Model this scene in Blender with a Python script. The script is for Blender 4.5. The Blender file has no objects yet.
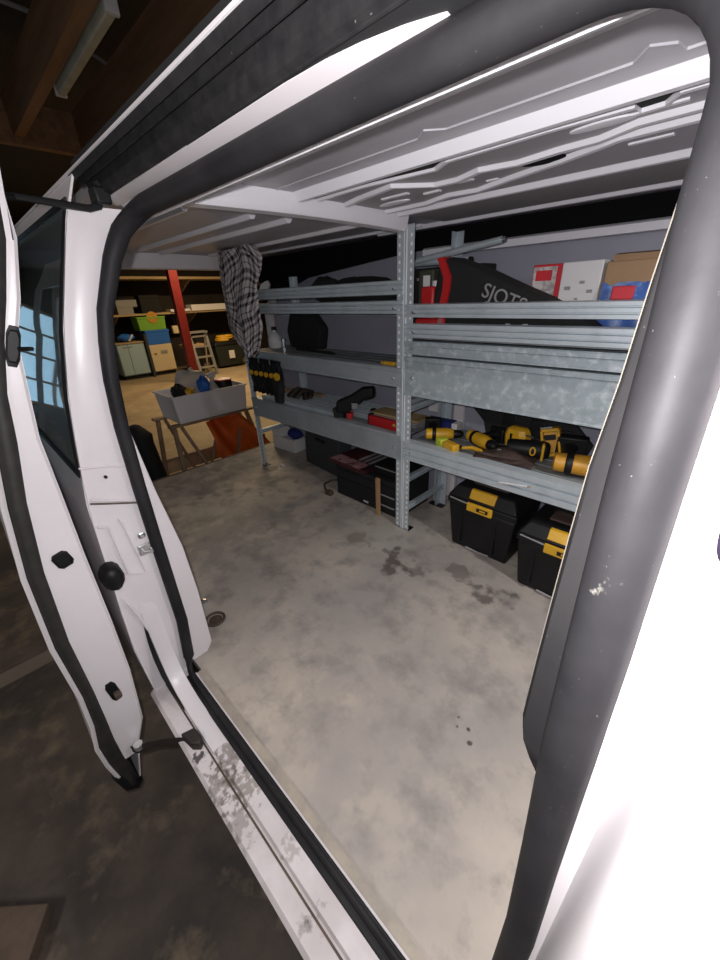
import bpy, bmesh, math, random
from mathutils import Vector, Matrix, Euler
random.seed(7)
S = bpy.context.scene
COL = S.collection
PI = math.pi
R = math.radians

# ------------------------------------------------------------------ camera
cam = bpy.data.cameras.new('camera')
cam.sensor_fit = 'HORIZONTAL'; cam.sensor_width = 36.0
cam.lens = 36.0 * 379.95 / 720.0
cam.clip_start = 0.004; cam.clip_end = 200
cam_o = bpy.data.objects.new('camera', cam); COL.objects.link(cam_o)
def cam_matrix(yaw, pitch, roll, loc):
    fwd = Vector((math.sin(yaw) * math.cos(pitch), math.cos(yaw) * math.cos(pitch), -math.sin(pitch)))
    right = Vector((math.cos(yaw), -math.sin(yaw), 0))
    down = fwd.cross(right)
    r = math.cos(roll) * right + math.sin(roll) * down
    d = -math.sin(roll) * right + math.cos(roll) * down
    m = Matrix((r, -d, -fwd)).transposed().to_4x4(); m.translation = loc
    return m
cam_o.matrix_world = cam_matrix(-0.784887, 0.452265, 0.0405059, (0, 0, 1.05))
S.camera = cam_o

# ------------------------------------------------------------------ world, lights, exposure
w = bpy.data.worlds.new('overcast_sky'); S.world = w; w.use_nodes = True
w.node_tree.nodes['Background'].inputs[0].default_value = (0.58, 0.80, 1.0, 1)
w.node_tree.nodes['Background'].inputs[1].default_value = 1.8
S.view_settings.view_transform = 'Standard'; S.view_settings.look = 'None'
S.view_settings.gamma = 1.0; S.view_settings.exposure = 0.0
S.view_settings.use_curve_mapping = False
FLASH_W, FILL_LAMP_W, FILL_NEAR_W, LAMP_REAR_W = 28.0, 9.0, 42.0, 105.0  # van roof lamp and near batten are added fill lamps
def light(name, kind, loc, energy, col, size=0.01, rot=(0, 0, 0), size_y=None):
    l = bpy.data.lights.new(name, kind); l.energy = energy; l.color = col
    if kind == 'AREA':
        l.size = size
        if size_y: l.shape = 'RECTANGLE'; l.size_y = size_y
    else: l.shadow_soft_size = size
    o = bpy.data.objects.new(name, l); COL.objects.link(o); o.location = loc; o.rotation_euler = rot
    return o
light('phone_flash', 'POINT', (-0.028, -0.012, 1.075), FLASH_W, (1.0, 0.97, 0.98), 0.006)

# ------------------------------------------------------------------ materials
MATS = {}
def M(name, col, rough=.5, metal=0., col2=None, scale=6., detail=5., lo=.35, hi=.65, bump=0., bscale=80., spec=.5,
      col3=None, scale3=30., lo3=.6, hi3=.7, stretch=(1, 1, 1), rough2=None, spots=None, spot_scale=14.):
    m = bpy.data.materials.new(name); m.use_nodes = True; nt = m.node_tree; N = nt.nodes; L = nt.links
    b = N['Principled BSDF']
    b.inputs['Base Color'].default_value = (*col, 1); b.inputs['Roughness'].default_value = rough
    b.inputs['Metallic'].default_value = metal; b.inputs['Specular IOR Level'].default_value = spec
    tc = N.new('ShaderNodeTexCoord'); mp = N.new('ShaderNodeMapping'); mp.inputs['Scale'].default_value = stretch
    L.new(tc.outputs['Object'], mp.inputs[0])
    cur = None
    def noise_mix(cur, colb, sc, lo, hi, first):
        n = N.new('ShaderNodeTexNoise'); n.inputs['Scale'].default_value = sc; n.inputs['Detail'].default_value = detail
        n.inputs['Roughness'].default_value = .62
        L.new(mp.outputs[0], n.inputs['Vector'])
        mr = N.new('ShaderNodeMapRange'); mr.inputs[1].default_value = lo; mr.inputs[2].default_value = hi
        L.new(n.outputs['Fac'], mr.inputs[0])
        mx = N.new('ShaderNodeMix'); mx.data_type = 'RGBA'
        L.new(mr.outputs[0], mx.inputs[0])
        if cur is None: mx.inputs[6].default_value = (*first, 1)
        else: L.new(cur, mx.inputs[6])
        mx.inputs[7].default_value = (*colb, 1)
        return mx.outputs[2], mr.outputs[0]
    if col2:
        cur, fac = noise_mix(None, col2, scale, lo, hi, col)
        if rough2 is not None:
            r = N.new('ShaderNodeMapRange'); r.inputs[3].default_value = rough; r.inputs[4].default_value = rough2
            L.new(fac, r.inputs[0]); L.new(r.outputs[0], b.inputs['Roughness'])
    if col3: cur, _ = noise_mix(cur, col3, scale3, lo3, hi3, col)
    if spots:       # stains with a place and ragged outline of their own: (x, y, z, radius, amount, colour)
        nz = N.new('ShaderNodeTexNoise'); nz.inputs['Scale'].default_value = spot_scale; nz.inputs['Detail'].default_value = 6
        L.new(tc.outputs['Object'], nz.inputs['Vector'])
        for (x, y, z, rad, amt, c) in spots:
            d = N.new('ShaderNodeVectorMath'); d.operation = 'DISTANCE'; L.new(tc.outputs['Object'], d.inputs[0]); d.inputs[1].default_value = (x, y, z)
            a = N.new('ShaderNodeMath'); a.operation = 'MULTIPLY_ADD'; L.new(nz.outputs['Fac'], a.inputs[0]); a.inputs[1].default_value = rad * 5.0; L.new(d.outputs['Value'], a.inputs[2])
            mr = N.new('ShaderNodeMapRange'); mr.inputs[1].default_value = rad * 3.55; mr.inputs[2].default_value = rad * 3.05
            mr.inputs[3].default_value = 0; mr.inputs[4].default_value = amt; L.new(a.outputs[0], mr.inputs[0])
            mx = N.new('ShaderNodeMix'); mx.data_type = 'RGBA'; L.new(mr.outputs[0], mx.inputs[0])
            if cur is None: mx.inputs[6].default_value = (*col, 1)
            else: L.new(cur, mx.inputs[6])
            mx.inputs[7].default_value = (*c, 1); cur = mx.outputs[2]
    if cur is not None: L.new(cur, b.inputs['Base Color'])
    if bump:
        n = N.new('ShaderNodeTexNoise'); n.inputs['Scale'].default_value = bscale; n.inputs['Detail'].default_value = 3
        L.new(tc.outputs['Object'], n.inputs['Vector'])
        bp = N.new('ShaderNodeBump'); bp.inputs['Strength'].default_value = bump; bp.inputs['Distance'].default_value = .01
        L.new(n.outputs['Fac'], bp.inputs['Height']); L.new(bp.outputs[0], b.inputs['Normal'])
    MATS[name] = m
    return m

white = M('white_van_paint', (.80, .76, .78), .32, col2=(.74, .70, .72), scale=3)
white_sill = M('scuffed_white_sill_paint', (.74, .69, .70), .45, col2=(.60, .55, .55), scale=9, col3=(.13, .11, .10), scale3=14, lo3=.60, hi3=.72,
               spot_scale=70., spots=[(.09, -.80, .60, .040, .65, (.16, .135, .11)), (.17, -.81, .60, .045, .65, (.20, .165, .13)), (.12, -.845, .59, .040, .6, (.18, .15, .13)), (.02, -.855, .58, .018, .9, (.04, .035, .03)), (.22, -.855, .58, .035, .6, (.24, .20, .18)), (.35, -.80, .6, .02, .5, (.3, .26, .22))])
roofm = M('roof_paint_shaded', (.50, .49, .52), .42, col2=(.42, .41, .44), scale=2.5)  # same roof paint, darker copy for flats the flash only grazes
roofw = M('roof_paint_lit', (.84, .83, .88), .35)  # same roof paint, lighter copy for ribs that catch the flash
wallg = M('lilac_grey_inner_wall_paint', (.36, .36, .43), .5, col2=(.31, .31, .38), scale=3)
rubber = M('scuffed_black_rubber', (.013, .0125, .0145), .6, col2=(.028, .027, .029), scale=5, lo=.4, hi=.7, col3=(.16, .15, .14), scale3=330, lo3=.69, hi3=.74, bump=.04, bscale=60, spec=.25, spot_scale=260.,
           spots=[(.7253, -.742, 1.4932, .0030, .8, (.17, .16, .145)), (.7285, -.742, 1.4975, .0030, .7, (.12, .115, .10)), (.7313, -.742, 1.501, .0030, .7, (.10, .095, .085)), (.7345, -.742, 1.505, .0028, .6, (.09, .085, .075)), (.738, -.742, 1.509, .0026, .5, (.08, .075, .07)), (.7252, -.742, 1.5897, .0020, .8, (.5, .48, .45)), (.7232, -.742, 1.5374, .0022, .8, (.5, .48, .45))])
trimm = M('matt_dark_pillar_plastic', (.012, .012, .013), .75, col2=(.020, .019, .020), scale=6, col3=(.16, .15, .14), scale3=330, lo3=.69, hi3=.74, spec=.15)
blackp = M('black_plastic', (.0085, .0085, .0095), .5, spec=.3)
blackm = M('matt_black', (.010, .010, .011), .8)
darktrim = M('dark_roof_trim', (.006, .006, .007), .9, spec=.1)
galv = M('galvanised_steel', (.62, .69, .73), .42, .35, col2=(.48, .54, .58), scale=11, lo=.35, hi=.7, rough2=.55)
galv_dusty = M('dusty_galvanised_steel', (.43, .50, .54), .5, .3, col2=(.35, .41, .44), scale=18, col3=(.64, .70, .73), scale3=34, lo3=.50, hi3=.72, rough2=.6)
galv_plain = M('plain_zinc_steel', (.46, .51, .54), .45, .35, col2=(.38, .42, .45), scale=9)
galv_dark = M('dull_steel_deck', (.34, .36, .37), .5, .4, col2=(.22, .235, .245), scale=14)
bright = M('bright_steel', (.75, .77, .80), .25, .9)
zinc = M('zinc_glint', (.80, .84, .88), .35, .3)
slotm = M('slot_rim_glint', (.95, .96, .98), .4)
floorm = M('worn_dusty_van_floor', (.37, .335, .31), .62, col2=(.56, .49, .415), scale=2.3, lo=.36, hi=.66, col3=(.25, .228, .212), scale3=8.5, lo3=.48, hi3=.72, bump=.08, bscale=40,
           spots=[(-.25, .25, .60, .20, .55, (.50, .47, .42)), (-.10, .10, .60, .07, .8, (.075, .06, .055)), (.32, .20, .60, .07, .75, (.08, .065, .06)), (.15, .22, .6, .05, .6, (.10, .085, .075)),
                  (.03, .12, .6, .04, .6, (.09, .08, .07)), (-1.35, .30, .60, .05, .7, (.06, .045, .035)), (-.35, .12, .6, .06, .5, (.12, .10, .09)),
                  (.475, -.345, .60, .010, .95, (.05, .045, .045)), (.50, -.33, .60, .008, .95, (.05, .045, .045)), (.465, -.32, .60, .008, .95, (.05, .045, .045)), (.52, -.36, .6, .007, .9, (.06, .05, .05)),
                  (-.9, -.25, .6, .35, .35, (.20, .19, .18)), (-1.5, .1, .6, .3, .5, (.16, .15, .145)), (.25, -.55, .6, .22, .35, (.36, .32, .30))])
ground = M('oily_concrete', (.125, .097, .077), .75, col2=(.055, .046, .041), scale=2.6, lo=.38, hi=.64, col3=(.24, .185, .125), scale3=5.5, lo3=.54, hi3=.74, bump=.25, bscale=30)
garage_floor_pale = M('lamplit_concrete', (.40, .31, .19), .8, col2=(.27, .20, .12), scale=2.5, col3=(.52, .43, .30), scale3=5, lo3=.55, hi3=.75)
tan = M('tan_scuff_strip', (.47, .41, .33), .55, col2=(.33, .29, .25), scale=12)
darkwall = M('dark_timber_boards', (.030, .022, .016), .8, col2=(.018, .014, .011), scale=4)
timber = M('rough_rafter_timber', (.34, .19, .10), .8, col2=(.22, .12, .06), scale=5, stretch=(.25, 3, 3), bump=.2)
pine = M('pale_pine_board', (.52, .38, .20), .7, col2=(.42, .29, .14), scale=5, stretch=(3, .3, 3))
stick = M('planed_wood', (.44, .27, .13), .6, col2=(.36, .2, .09), scale=10, stretch=(3, 3, .3))
oldwood = M('weathered_stand_wood', (.36, .25, .16), .7, col2=(.24, .16, .10), scale=8)
yellow = M('yellow_tool_plastic', (.74, .42, .022), .42, col2=(.62, .34, .02), scale=20)
orange_y = M('amber_tool_plastic', (.66, .33, .03), .45, col2=(.48, .23, .03), scale=15)
red = M('red_plastic', (.50, .018, .02), .4)
redcard = M('red_printed_card', (.62, .02, .035), .5)
wcard = M('white_card', (.74, .72, .72), .6)
brown = M('brown_cardboard', (.36, .23, .13), .8, col2=(.31, .19, .10), scale=6)
bluep = M('blue_plastic', (.03, .16, .60), .45)
darkblue = M('navy_cloth', (.012, .022, .16), .8)
printblue = M('blue_printed_label', (.05, .13, .42), .45, col2=(.22, .32, .58), scale=14, lo=.5, hi=.6)
greenp = M('lime_green_plastic', (.20, .44, .05), .45)
cablue = M('pale_blue_cabinet_paint', (.37, .52, .58), .5)
cream = M('cream_cabinet_paint', (.70, .58, .36), .5)
greyp = M('grey_plastic', (.30, .29, .29), .5)
tubm = M('pale_grey_tub_plastic', (.84, .80, .82), .45)
orangecloth = M('orange_sheet', (.80, .15, .018), .6, col2=(.62, .10, .014), scale=6)
redpaint = M('red_painted_steel', (.17, .008, .007), .5, col2=(.12, .006, .006), scale=8)
fabricblack = M('black_fabric', (.012, .012, .013), .9, bump=.15, bscale=200)
brownleather = M('dark_brown_leather', (.045, .028, .024), .7, col2=(.085, .055, .045), scale=25)
rust = M('rusty_brown_steel', (.055, .040, .032), .6, col2=(.11, .075, .05), scale=18)
aluminium = M('aluminium', (.62, .62, .62), .35, .8)
slate = M('slate_grey_fabric', (.040, .045, .050), .85)
olive = M('olive_plastic', (.055, .058, .040), .6)
hivis = M('lime_yellow_plastic', (.50, .58, .05), .45)
diffm = M('dusty_lamp_diffuser', (.62, .62, .50), .6, col2=(.48, .48, .38), scale=10)
def glass_mat(name, tint, rough=0.02, trans=.9):
    m = bpy.data.materials.new(name); m.use_nodes = True; b = m.node_tree.nodes['Principled BSDF']
    b.inputs['Base Color'].default_value = (*tint, 1); b.inputs['Roughness'].default_value = rough
    b.inputs['Transmission Weight'].default_value = trans; b.inputs['IOR'].default_value = 1.5
    return m
glass = glass_mat('tinted_window_glass', (.55, .68, .72))
def film_mat():
    m = bpy.data.materials.new('cloudy_plastic_bag'); m.use_nodes = True; b = m.node_tree.nodes['Principled BSDF']
    b.inputs['Base Color'].default_value = (.66, .64, .62, 1); b.inputs['Roughness'].default_value = .3
    b.inputs['Transmission Weight'].default_value = .35; b.inputs['IOR'].default_value = 1.2
    return m
film = film_mat()
def plaid_mat():
    m = bpy.data.materials.new('grey_plaid_flannel'); m.use_nodes = True; nt = m.node_tree; N = nt.nodes; L = nt.links; b = N['Principled BSDF']
    b.inputs['Roughness'].default_value = .9
    uv = N.new('ShaderNodeUVMap'); sep = N.new('ShaderNodeSeparateXYZ'); L.new(uv.outputs[0], sep.inputs[0])
    def bands(sock, freq, width, off=0):
        a = N.new('ShaderNodeMath'); a.operation = 'MULTIPLY_ADD'; a.inputs[1].default_value = freq; a.inputs[2].default_value = off; L.new(sock, a.inputs[0])
        fr = N.new('ShaderNodeMath'); fr.operation = 'FRACT'; L.new(a.outputs[0], fr.inputs[0])
        lt = N.new('ShaderNodeMath'); lt.operation = 'LESS_THAN'; lt.inputs[1].default_value = width; L.new(fr.outputs[0], lt.inputs[0])
        return lt.outputs[0]
    tot = None
    for s in (sep.outputs[0], sep.outputs[1]):
        for fq, wd, off in ((9, .20, 0), (9, .14, .30), (9, .05, .60)):
            o = bands(s, fq, wd, off)
            if tot is None: tot = o
            else:
                a = N.new('ShaderNodeMath'); a.operation = 'ADD'; L.new(tot, a.inputs[0]); L.new(o, a.inputs[1]); tot = a.outputs[0]
    mr = N.new('ShaderNodeMapRange'); mr.inputs[1].default_value = 0; mr.inputs[2].default_value = 1.6; L.new(tot, mr.inputs[0])
    mx = N.new('ShaderNodeMix'); mx.data_type = 'RGBA'; L.new(mr.outputs[0], mx.inputs[0])
    mx.inputs[6].default_value = (.62, .56, .58, 1); mx.inputs[7].default_value = (.012, .011, .013, 1); L.new(mx.outputs[2], b.inputs['Base Color'])
    return m
plaid = plaid_mat()

# ------------------------------------------------------------------ mesh helpers
class MB:
    def __init__(s): s.v = []; s.f = []; s.uv = None
    def add(s, vs, fs, m=None):
        n = len(s.v); s.v += [tuple(m @ Vector(p)) if m else tuple(p) for p in vs]; s.f += [tuple(i + n for i in f) for f in fs]; return s
    def box(s, x0, x1, y0, y1, z0, z1, m=None):
        return s.add([(x0, y0, z0), (x1, y0, z0), (x1, y1, z0), (x0, y1, z0), (x0, y0, z1), (x1, y0, z1), (x1, y1, z1), (x0, y1, z1)],
                     [(0, 3, 2, 1), (4, 5, 6, 7), (0, 1, 5, 4), (1, 2, 6, 5), (2, 3, 7, 6), (3, 0, 4, 7)], m)
    def frustum(s, b0, b1, z0, z1, m=None):     # two rectangles (x0,x1,y0,y1)
        a, c = b0, b1
        return s.add([(a[0], a[2], z0), (a[1], a[2], z0), (a[1], a[3], z0), (a[0], a[3], z0), (c[0], c[2], z1), (c[1], c[2], z1), (c[1], c[3], z1), (c[0], c[3], z1)],
                     [(0, 3, 2, 1), (4, 5, 6, 7), (0, 1, 5, 4), (1, 2, 6, 5), (2, 3, 7, 6), (3, 0, 4, 7)], m)
    def prism(s, poly, axis, a0, a1, m=None):
        n = len(poly)
        def P(p, a): return {'x': (a, p[0], p[1]), 'y': (p[0], a, p[1]), 'z': (p[0], p[1], a)}[axis]
        vs = [P(p, a0) for p in poly] + [P(p, a1) for p in poly]
        fs = [tuple(range(n))[::-1], tuple(range(n, 2 * n))] + [(i, (i + 1) % n, n + (i + 1) % n, n + i) for i in range(n)]
        return s.add(vs, fs, m)
    def rings(s, rs, caps=True, closed=False, m=None):
        n = len(rs[0]); vs = [p for r in rs for p in r]; fs = []; k = len(rs)
        for i in range(k if closed else k - 1):
            j = (i + 1) % k
            for q in range(n): fs.append((i * n + q, i * n + (q + 1) % n, j * n + (q + 1) % n, j * n + q))
        if caps and not closed: fs += [tuple(range(n))[::-1], tuple(range((k - 1) * n, k * n))]
        return s.add(vs, fs, m)
    def tube(s, pts, r, n=8, m=None):
        pts = [Vector(p) for p in pts]; rs = []
        rr = r if isinstance(r, (list, tuple)) else [r] * len(pts)
        prev = None
        for i, p in enumerate(pts):
            t = (pts[min(i + 1, len(pts) - 1)] - pts[max(i - 1, 0)]).normalized()
            if prev is None: u = t.orthogonal().normalized()
            else: u = (prev - t * prev.dot(t)).normalized()
            prev = u; v = t.cross(u)
            rs.append([tuple(p + rr[i] * (math.cos(2 * PI * q / n) * u + math.sin(2 * PI * q / n) * v)) for q in range(n)])
        return s.rings(rs, m=m)
    def lathe(s, prof, n=16, m=None):           # (r, z) from bottom to top
        return s.rings([[(max(r, 1e-4) * math.cos(2 * PI * q / n), max(r, 1e-4) * math.sin(2 * PI * q / n), z) for q in range(n)] for r, z in prof], m=m)
    def sheet_x(s, poly, x0, x1, t, m=None):    # folded sheet of thickness t, section in (y, z)
        P = [Vector(p) for p in poly]; off = []
        for i in range(len(P)):
            d = (P[min(i + 1, len(P) - 1)] - P[max(i - 1, 0)]).normalized(); off.append(P[i] + Vector((-d.y, d.x)) * t)
        return s.prism([tuple(p) for p in P] + [tuple(p) for p in reversed(off)], 'x', x0, x1, m)
    def grid(s, fn, nu, nv, t=.004, m=None):    # closed thin shell over fn(u,v)->(point)
        top = [[Vector(fn(i / nu, j / nv)) for j in range(nv + 1)] for i in range(nu + 1)]
        vs = []; fs = []
        def nrm(i, j):
            a = top[min(i + 1, nu)][j] - top[max(i - 1, 0)][j]; b = top[i][min(j + 1, nv)] - top[i][max(j - 1, 0)]
            c = a.cross(b); return c.normalized() if c.length > 1e-9 else Vector((0, 0, 1))
        for i in range(nu + 1):
            for j in range(nv + 1): vs.append(tuple(top[i][j]))
        off = len(vs)
        for i in range(nu + 1):
            for j in range(nv + 1): vs.append(tuple(top[i][j] - nrm(i, j) * t))
        I = lambda i, j: i * (nv + 1) + j
        for i in range(nu):
            for j in range(nv):
                q = (I(i, j), I(i + 1, j), I(i + 1, j + 1), I(i, j + 1)); fs.append(q); fs.append(tuple(off + k for k in reversed(q)))
        for i in range(nu):
            fs.append((I(i + 1, 0), I(i, 0), off + I(i, 0), off + I(i + 1, 0))); fs.append((I(i, nv), I(i + 1, nv), off + I(i + 1, nv), off + I(i, nv)))
        for j in range(nv):
            fs.append((I(0, j), I(0, j + 1), off + I(0, j + 1), off + I(0, j))); fs.append((I(nu, j + 1), I(nu, j), off + I(nu, j), off + I(nu, j + 1)))
        return s.add(vs, fs, m)
    def build(s, name, mat, parent=None, world=False, bevel=0., smooth=40, seg=2):
        vs = s.v
        if world and parent is not None:
            o0 = parent
            while o0.parent is not None: o0 = o0.parent
            l = o0.location; vs = [(p[0] - l.x, p[1] - l.y, p[2] - l.z) for p in vs]
        me = bpy.data.meshes.new(name); me.from_pydata(vs, [], s.f); me.validate(); me.update()
        bm = bmesh.new(); bm.from_mesh(me); bmesh.ops.recalc_face_normals(bm, faces=bm.faces); bm.to_mesh(me); bm.free()
        if smooth:
            me.polygons.foreach_set('use_smooth', [True] * len(me.polygons)); me.set_sharp_from_angle(angle=R(smooth))
        me.materials.append(mat)
        o = bpy.data.objects.new(name, me); COL.objects.link(o)
        if parent is not None: o.parent = parent
        if bevel:
            b = o.modifiers.new('bevel', 'BEVEL'); b.width = bevel; b.segments = seg; b.limit_method = 'ANGLE'; b.angle_limit = R(35)
        return o
def tag(o, label, cat, group=None, kind=None):
    o['label'] = label
    if cat: o['category'] = cat
    if group: o['group'] = group
    if kind: o['kind'] = kind
    return o
def thing(name, label, cat, loc, rot=(0, 0, 0), group=None):
    o = bpy.data.objects.new(name, None); COL.objects.link(o); o.empty_display_size = .05
    o.location = loc; o.rotation_euler = rot
    return tag(o, label, cat, group)
def struct(mb, name, mat, label=None, cat=None):
    o = mb.build(name, mat); o['kind'] = 'structure'
    tag(o, label or name.replace('_', ' '), cat or name.split('_')[0]); return o
def lerp_tab(tab, z):
    if z <= tab[0][0]: return tab[0][1]
    for (a, b), (c, d) in zip(tab, tab[1:]):
        if z <= c: return b + (d - b) * (z - a) / (c - a)
    return tab[-1][1]
def text_part(body, size, mat, parent, loc, rot, name='lettering', depth=.0015, shear=0):
    cu = bpy.data.curves.new(name, 'FONT'); cu.body = body; cu.size = size; cu.extrude = depth; cu.align_x = 'CENTER'; cu.align_y = 'CENTER'; cu.shear = shear
    tmp = bpy.data.objects.new('tmp', cu); COL.objects.link(tmp)
    me = bpy.data.meshes.new_from_object(tmp.evaluated_get(bpy.context.evaluated_depsgraph_get()))
    bpy.data.objects.remove(tmp); bpy.data.curves.remove(cu)
    me.materials.clear(); me.materials.append(mat); me.name = name
    o = bpy.data.objects.new(name, me); COL.objects.link(o); o.parent = parent; o.location = loc; o.rotation_euler = rot
    return o

# ================================================================== GARAGE (the setting)
GZ = -.60
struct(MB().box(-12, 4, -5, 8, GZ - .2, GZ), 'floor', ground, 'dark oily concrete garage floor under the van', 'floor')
struct(MB().box(-11.3, -2.75, .9, 8, GZ, GZ + .006), 'trim_1', garage_floor_pale, 'pale patch of concrete floor beyond the open van rear, coloured as golden lamplight', 'floor')  # golden lamplight on the floor is put into the patch's colour
struct(MB().box(-12, 4, -5, 8, 2.75, 2.9), 'ceiling', darkwall, 'dark boarded garage ceiling above the rafters', 'ceiling')
wl = MB(); wl.box(-12, -11.6, .3, 8, GZ, 2.75); wl.box(-12, -11.6, -5, -4.6, GZ, 2.75); wl.box(-12, -11.6, -4.6, .3, 1.9, 2.75)
struct(wl, 'wall_rear', darkwall, 'dark garage end wall behind the wall shelves', 'wall')
struct(MB().box(-12, 4, 8, 8.2, GZ, 2.75), 'wall_far', darkwall, 'dark garage side wall on the far side of the van', 'wall')
struct(MB().box(-12, 4, -5.2, -5, GZ, 2.75), 'wall_near', darkwall, 'dark garage side wall behind the photographer', 'wall')
struct(MB().box(4, 4.2, -5, 8, GZ, 2.75), 'wall_front', darkwall, 'dark garage wall in front of the van', 'wall')
gd = MB()  # added window, gives the van's side glass its blue reflection
for y in (-4.6, -3.65, -2.7, -1.75, -.8, .22): gd.box(-11.85, -11.75, y, y + .08, GZ, 1.9)
for z in (GZ, .05, .7, 1.3, 1.84): gd.box(-11.84, -11.76, -4.6, .3, z, z + .06)
struct(gd, 'window_1', white, 'white glazing bars of the added garage window behind the van', 'window')
struct(MB().box(-11.803, -11.797, -4.59, .29, GZ + .01, 1.89), 'window_2', glass, 'glass of the added garage window behind the van', 'window')
# rafters
tag(MB().box(-4.35, 2.5, .87, .935, 2.2, 2.42).build('rafter', timber), 'brown rafter with a fluorescent batten fixed along it', 'rafter', 'garage rafters', 'structure')
tag(MB().box(-4.35, 2.5, 1.30, 1.37, 2.13, 2.42).build('rafter', timber), 'brown rafter partly hidden by the van roof edge', 'rafter', 'garage rafters', 'structure')
tag(MB().box(-4.42, -4.34, -4.9, 7.9, 2.16, 2.42).build('tie_beam', timber), 'reddish brown tie beam crossing the ends of the rafters', 'beam', None, 'structure')
tag(MB().tube([(-3.1, -1, 2.47), (-3.25, .93, 2.47), (-3.6, 1.45, 2.47), (-4.0, 2.2, 2.47)], .012, 6).build('cable_conduit', greyp), 'thin grey cable running across the rafters', 'cable', None, 'structure')
# fluorescent batten (switched off)
fl = thing('fluorescent_batten', 'dusty unlit fluorescent batten on the brown rafter', 'ceiling lamp', (-2.85, .975, 2.2))
MB().box(-.5, .5, -.02, .02, .015, .04).build('housing', diffm, fl, bevel=.004)
MB().prism([(-.027, .015), (-.02, -.027), (.02, -.027), (.027, .015)], 'x', -.48, .48).build('diffuser', diffm, fl, bevel=.006)
for sx in (-1, 1): MB().box(*( (-.5, -.48) if sx < 0 else (.48, .5)), -.028, .028, -.029, .02).build('end_cap', wcard, fl)
# unseen garage battens, put in for ambient light and the warm floor
def batten(loc, rotz, energy, col, label):
    t = thing('unseen_batten_lamp', label, 'ceiling lamp', loc, (0, 0, rotz))
    MB().box(-.65, .65, -.05, .05, .03, .08).build('housing', wcard, t)
    for x in (-.5, .5): MB().tube([(x, 0, .08), (x, 0, 2.75 - loc[2])], .006, 6).build('suspension_rod', greyp, t)
    em = bpy.data.materials.new('lit_tube'); em.use_nodes = True; b = em.node_tree.nodes['Principled BSDF']
    b.inputs['Emission Color'].default_value = (*col, 1); b.inputs['Emission Strength'].default_value = 2
    MB().tube([(-.6, 0, .015), (.6, 0, .015)], .014, 8).build('tube', em, t)
    l = light('batten_light', 'AREA', (0, 0, -.005), energy, col, 1.2, (0, 0, 0), .1); l.parent = t
batten((-.6, -2.6, 2.6), 0, FILL_NEAR_W, (1, .93, .88), 'added ceiling batten behind the photographer, for ambient light')  # unseen, added as soft fill through the side door
batten((-8.2, 4.2, 2.55), PI / 2, LAMP_REAR_W, (1, .72, .40), 'lit ceiling batten over the rear of the garage')

batten((-5.0, 3.4, 2.6), PI / 2, LAMP_REAR_W * .35, (1, .78, .50), 'added ceiling batten just behind the open van rear, for ambient light')  # unseen, added to lift the tub and the floor behind the van

# ================================================================== VAN
VL = Vector((-.75, .95, GZ))
van = thing('cargo_van', 'white cargo van with its side sliding door open', 'van', VL)
def V(mb, name, mat, parent=None, **k): return mb.build(name, mat, parent or van, world=True, **k)
XR, XF = -2.55, 1.25
YF = [(0, .181), (.06, .20), (.15, .212), (.6, .212), (.82, .218), (.93, .229), (1.03, .251), (1.10, .278), (1.186, .322), (1.2205, .355)]
YS = [(-.3, .105), (-.05, .088), (.164, .078), (.289, .083), (.63, .102), (.788, .127), (.874, .142), (1.009, .176), (1.207, .243), (1.28, .275)]
yf = lambda z: lerp_tab(YF, z); ys = lambda z: lerp_tab(YS, z)
V(MB().box(XR, XF, .215, 1.67, -.03, 0), 'cargo_floor', floorm)
V(MB().box(XR + .05, XF, .25, 1.65, -.34, -.03), 'underframe', blackm)
for x in (-1.95, .95):
    for y0, y1 in ((.14, .32), (1.52, 1.70)):
        wh = V(MB().lathe([(.17, -.09), (.27, -.09), (.29, -.06), (.29, .06), (.27, .09), (.17, .09)], 28, Matrix.Translation((x, (y0 + y1) / 2, GZ + .29)) @ Matrix.Rotation(PI / 2, 4, 'X')), 'wheel', rubber)
        V(MB().lathe([(.03, -.07), (.165, -.07), (.165, .07), (.03, .07)], 20, Matrix.Translation((x, (y0 + y1) / 2, GZ + .29)) @ Matrix.Rotation(PI / 2, 4, 'X')), 'wheel_hub', aluminium, wh)
# sill
V(MB().prism([(.164, .004), (.150, .004), (.129, .002), (.125, -.008), (.119, -.012), (.082, -.018), (.074, -.028), (.10, -.22), (.16, -.25), (.19, -.06), (.19, -.004)], 'x', -1.02, XF), 'door_sill', white_sill, smooth=30)
V(MB().box(-1.02, .9, .117, .1245, -.0135, -.0105), 'sill_groove', rust)
V(MB().prism([(.197, -.002), (.199, .006), (.219, .007), (.2205, .0)], 'x', -.955, .9), 'kick_strip', tan)
V(MB().box(-.955, .9, .1950, .1990, -.002, .0085), 'kick_strip_edge', white)
V(MB().prism([(.163, .0035), (.166, .0075), (.194, .0075), (.197, .003)], 'x', -.965, .9), 'sill_rubber', rubber)
SWP = ((-.70, .0045, 0, 1), (-.80, .006, .03, 1), (-.87, .013, .10, .99), (-.91, .024, .25, .97), (-.94, .042, .5, .87), (-.962, .070, .75, .66), (-.978, .115, .93, .36), (-.988, .18, .99, .1), (-.994, .25, 1, 0), (-1.006, .34, 1, 0))
sb_ = MB(); sb_.rings([[(x - nx * .016, .165, z - nz * .016), (x - nx * .002, .165, z - nz * .002), (x, .158, z), (x, .130, z), (x - nx * .002, .124, z - nz * .002), (x - nx * .016, .122, z - nz * .016)] for x, z, nx, nz in SWP])
V(sb_, 'sill_sweep', white, smooth=60)
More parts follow.
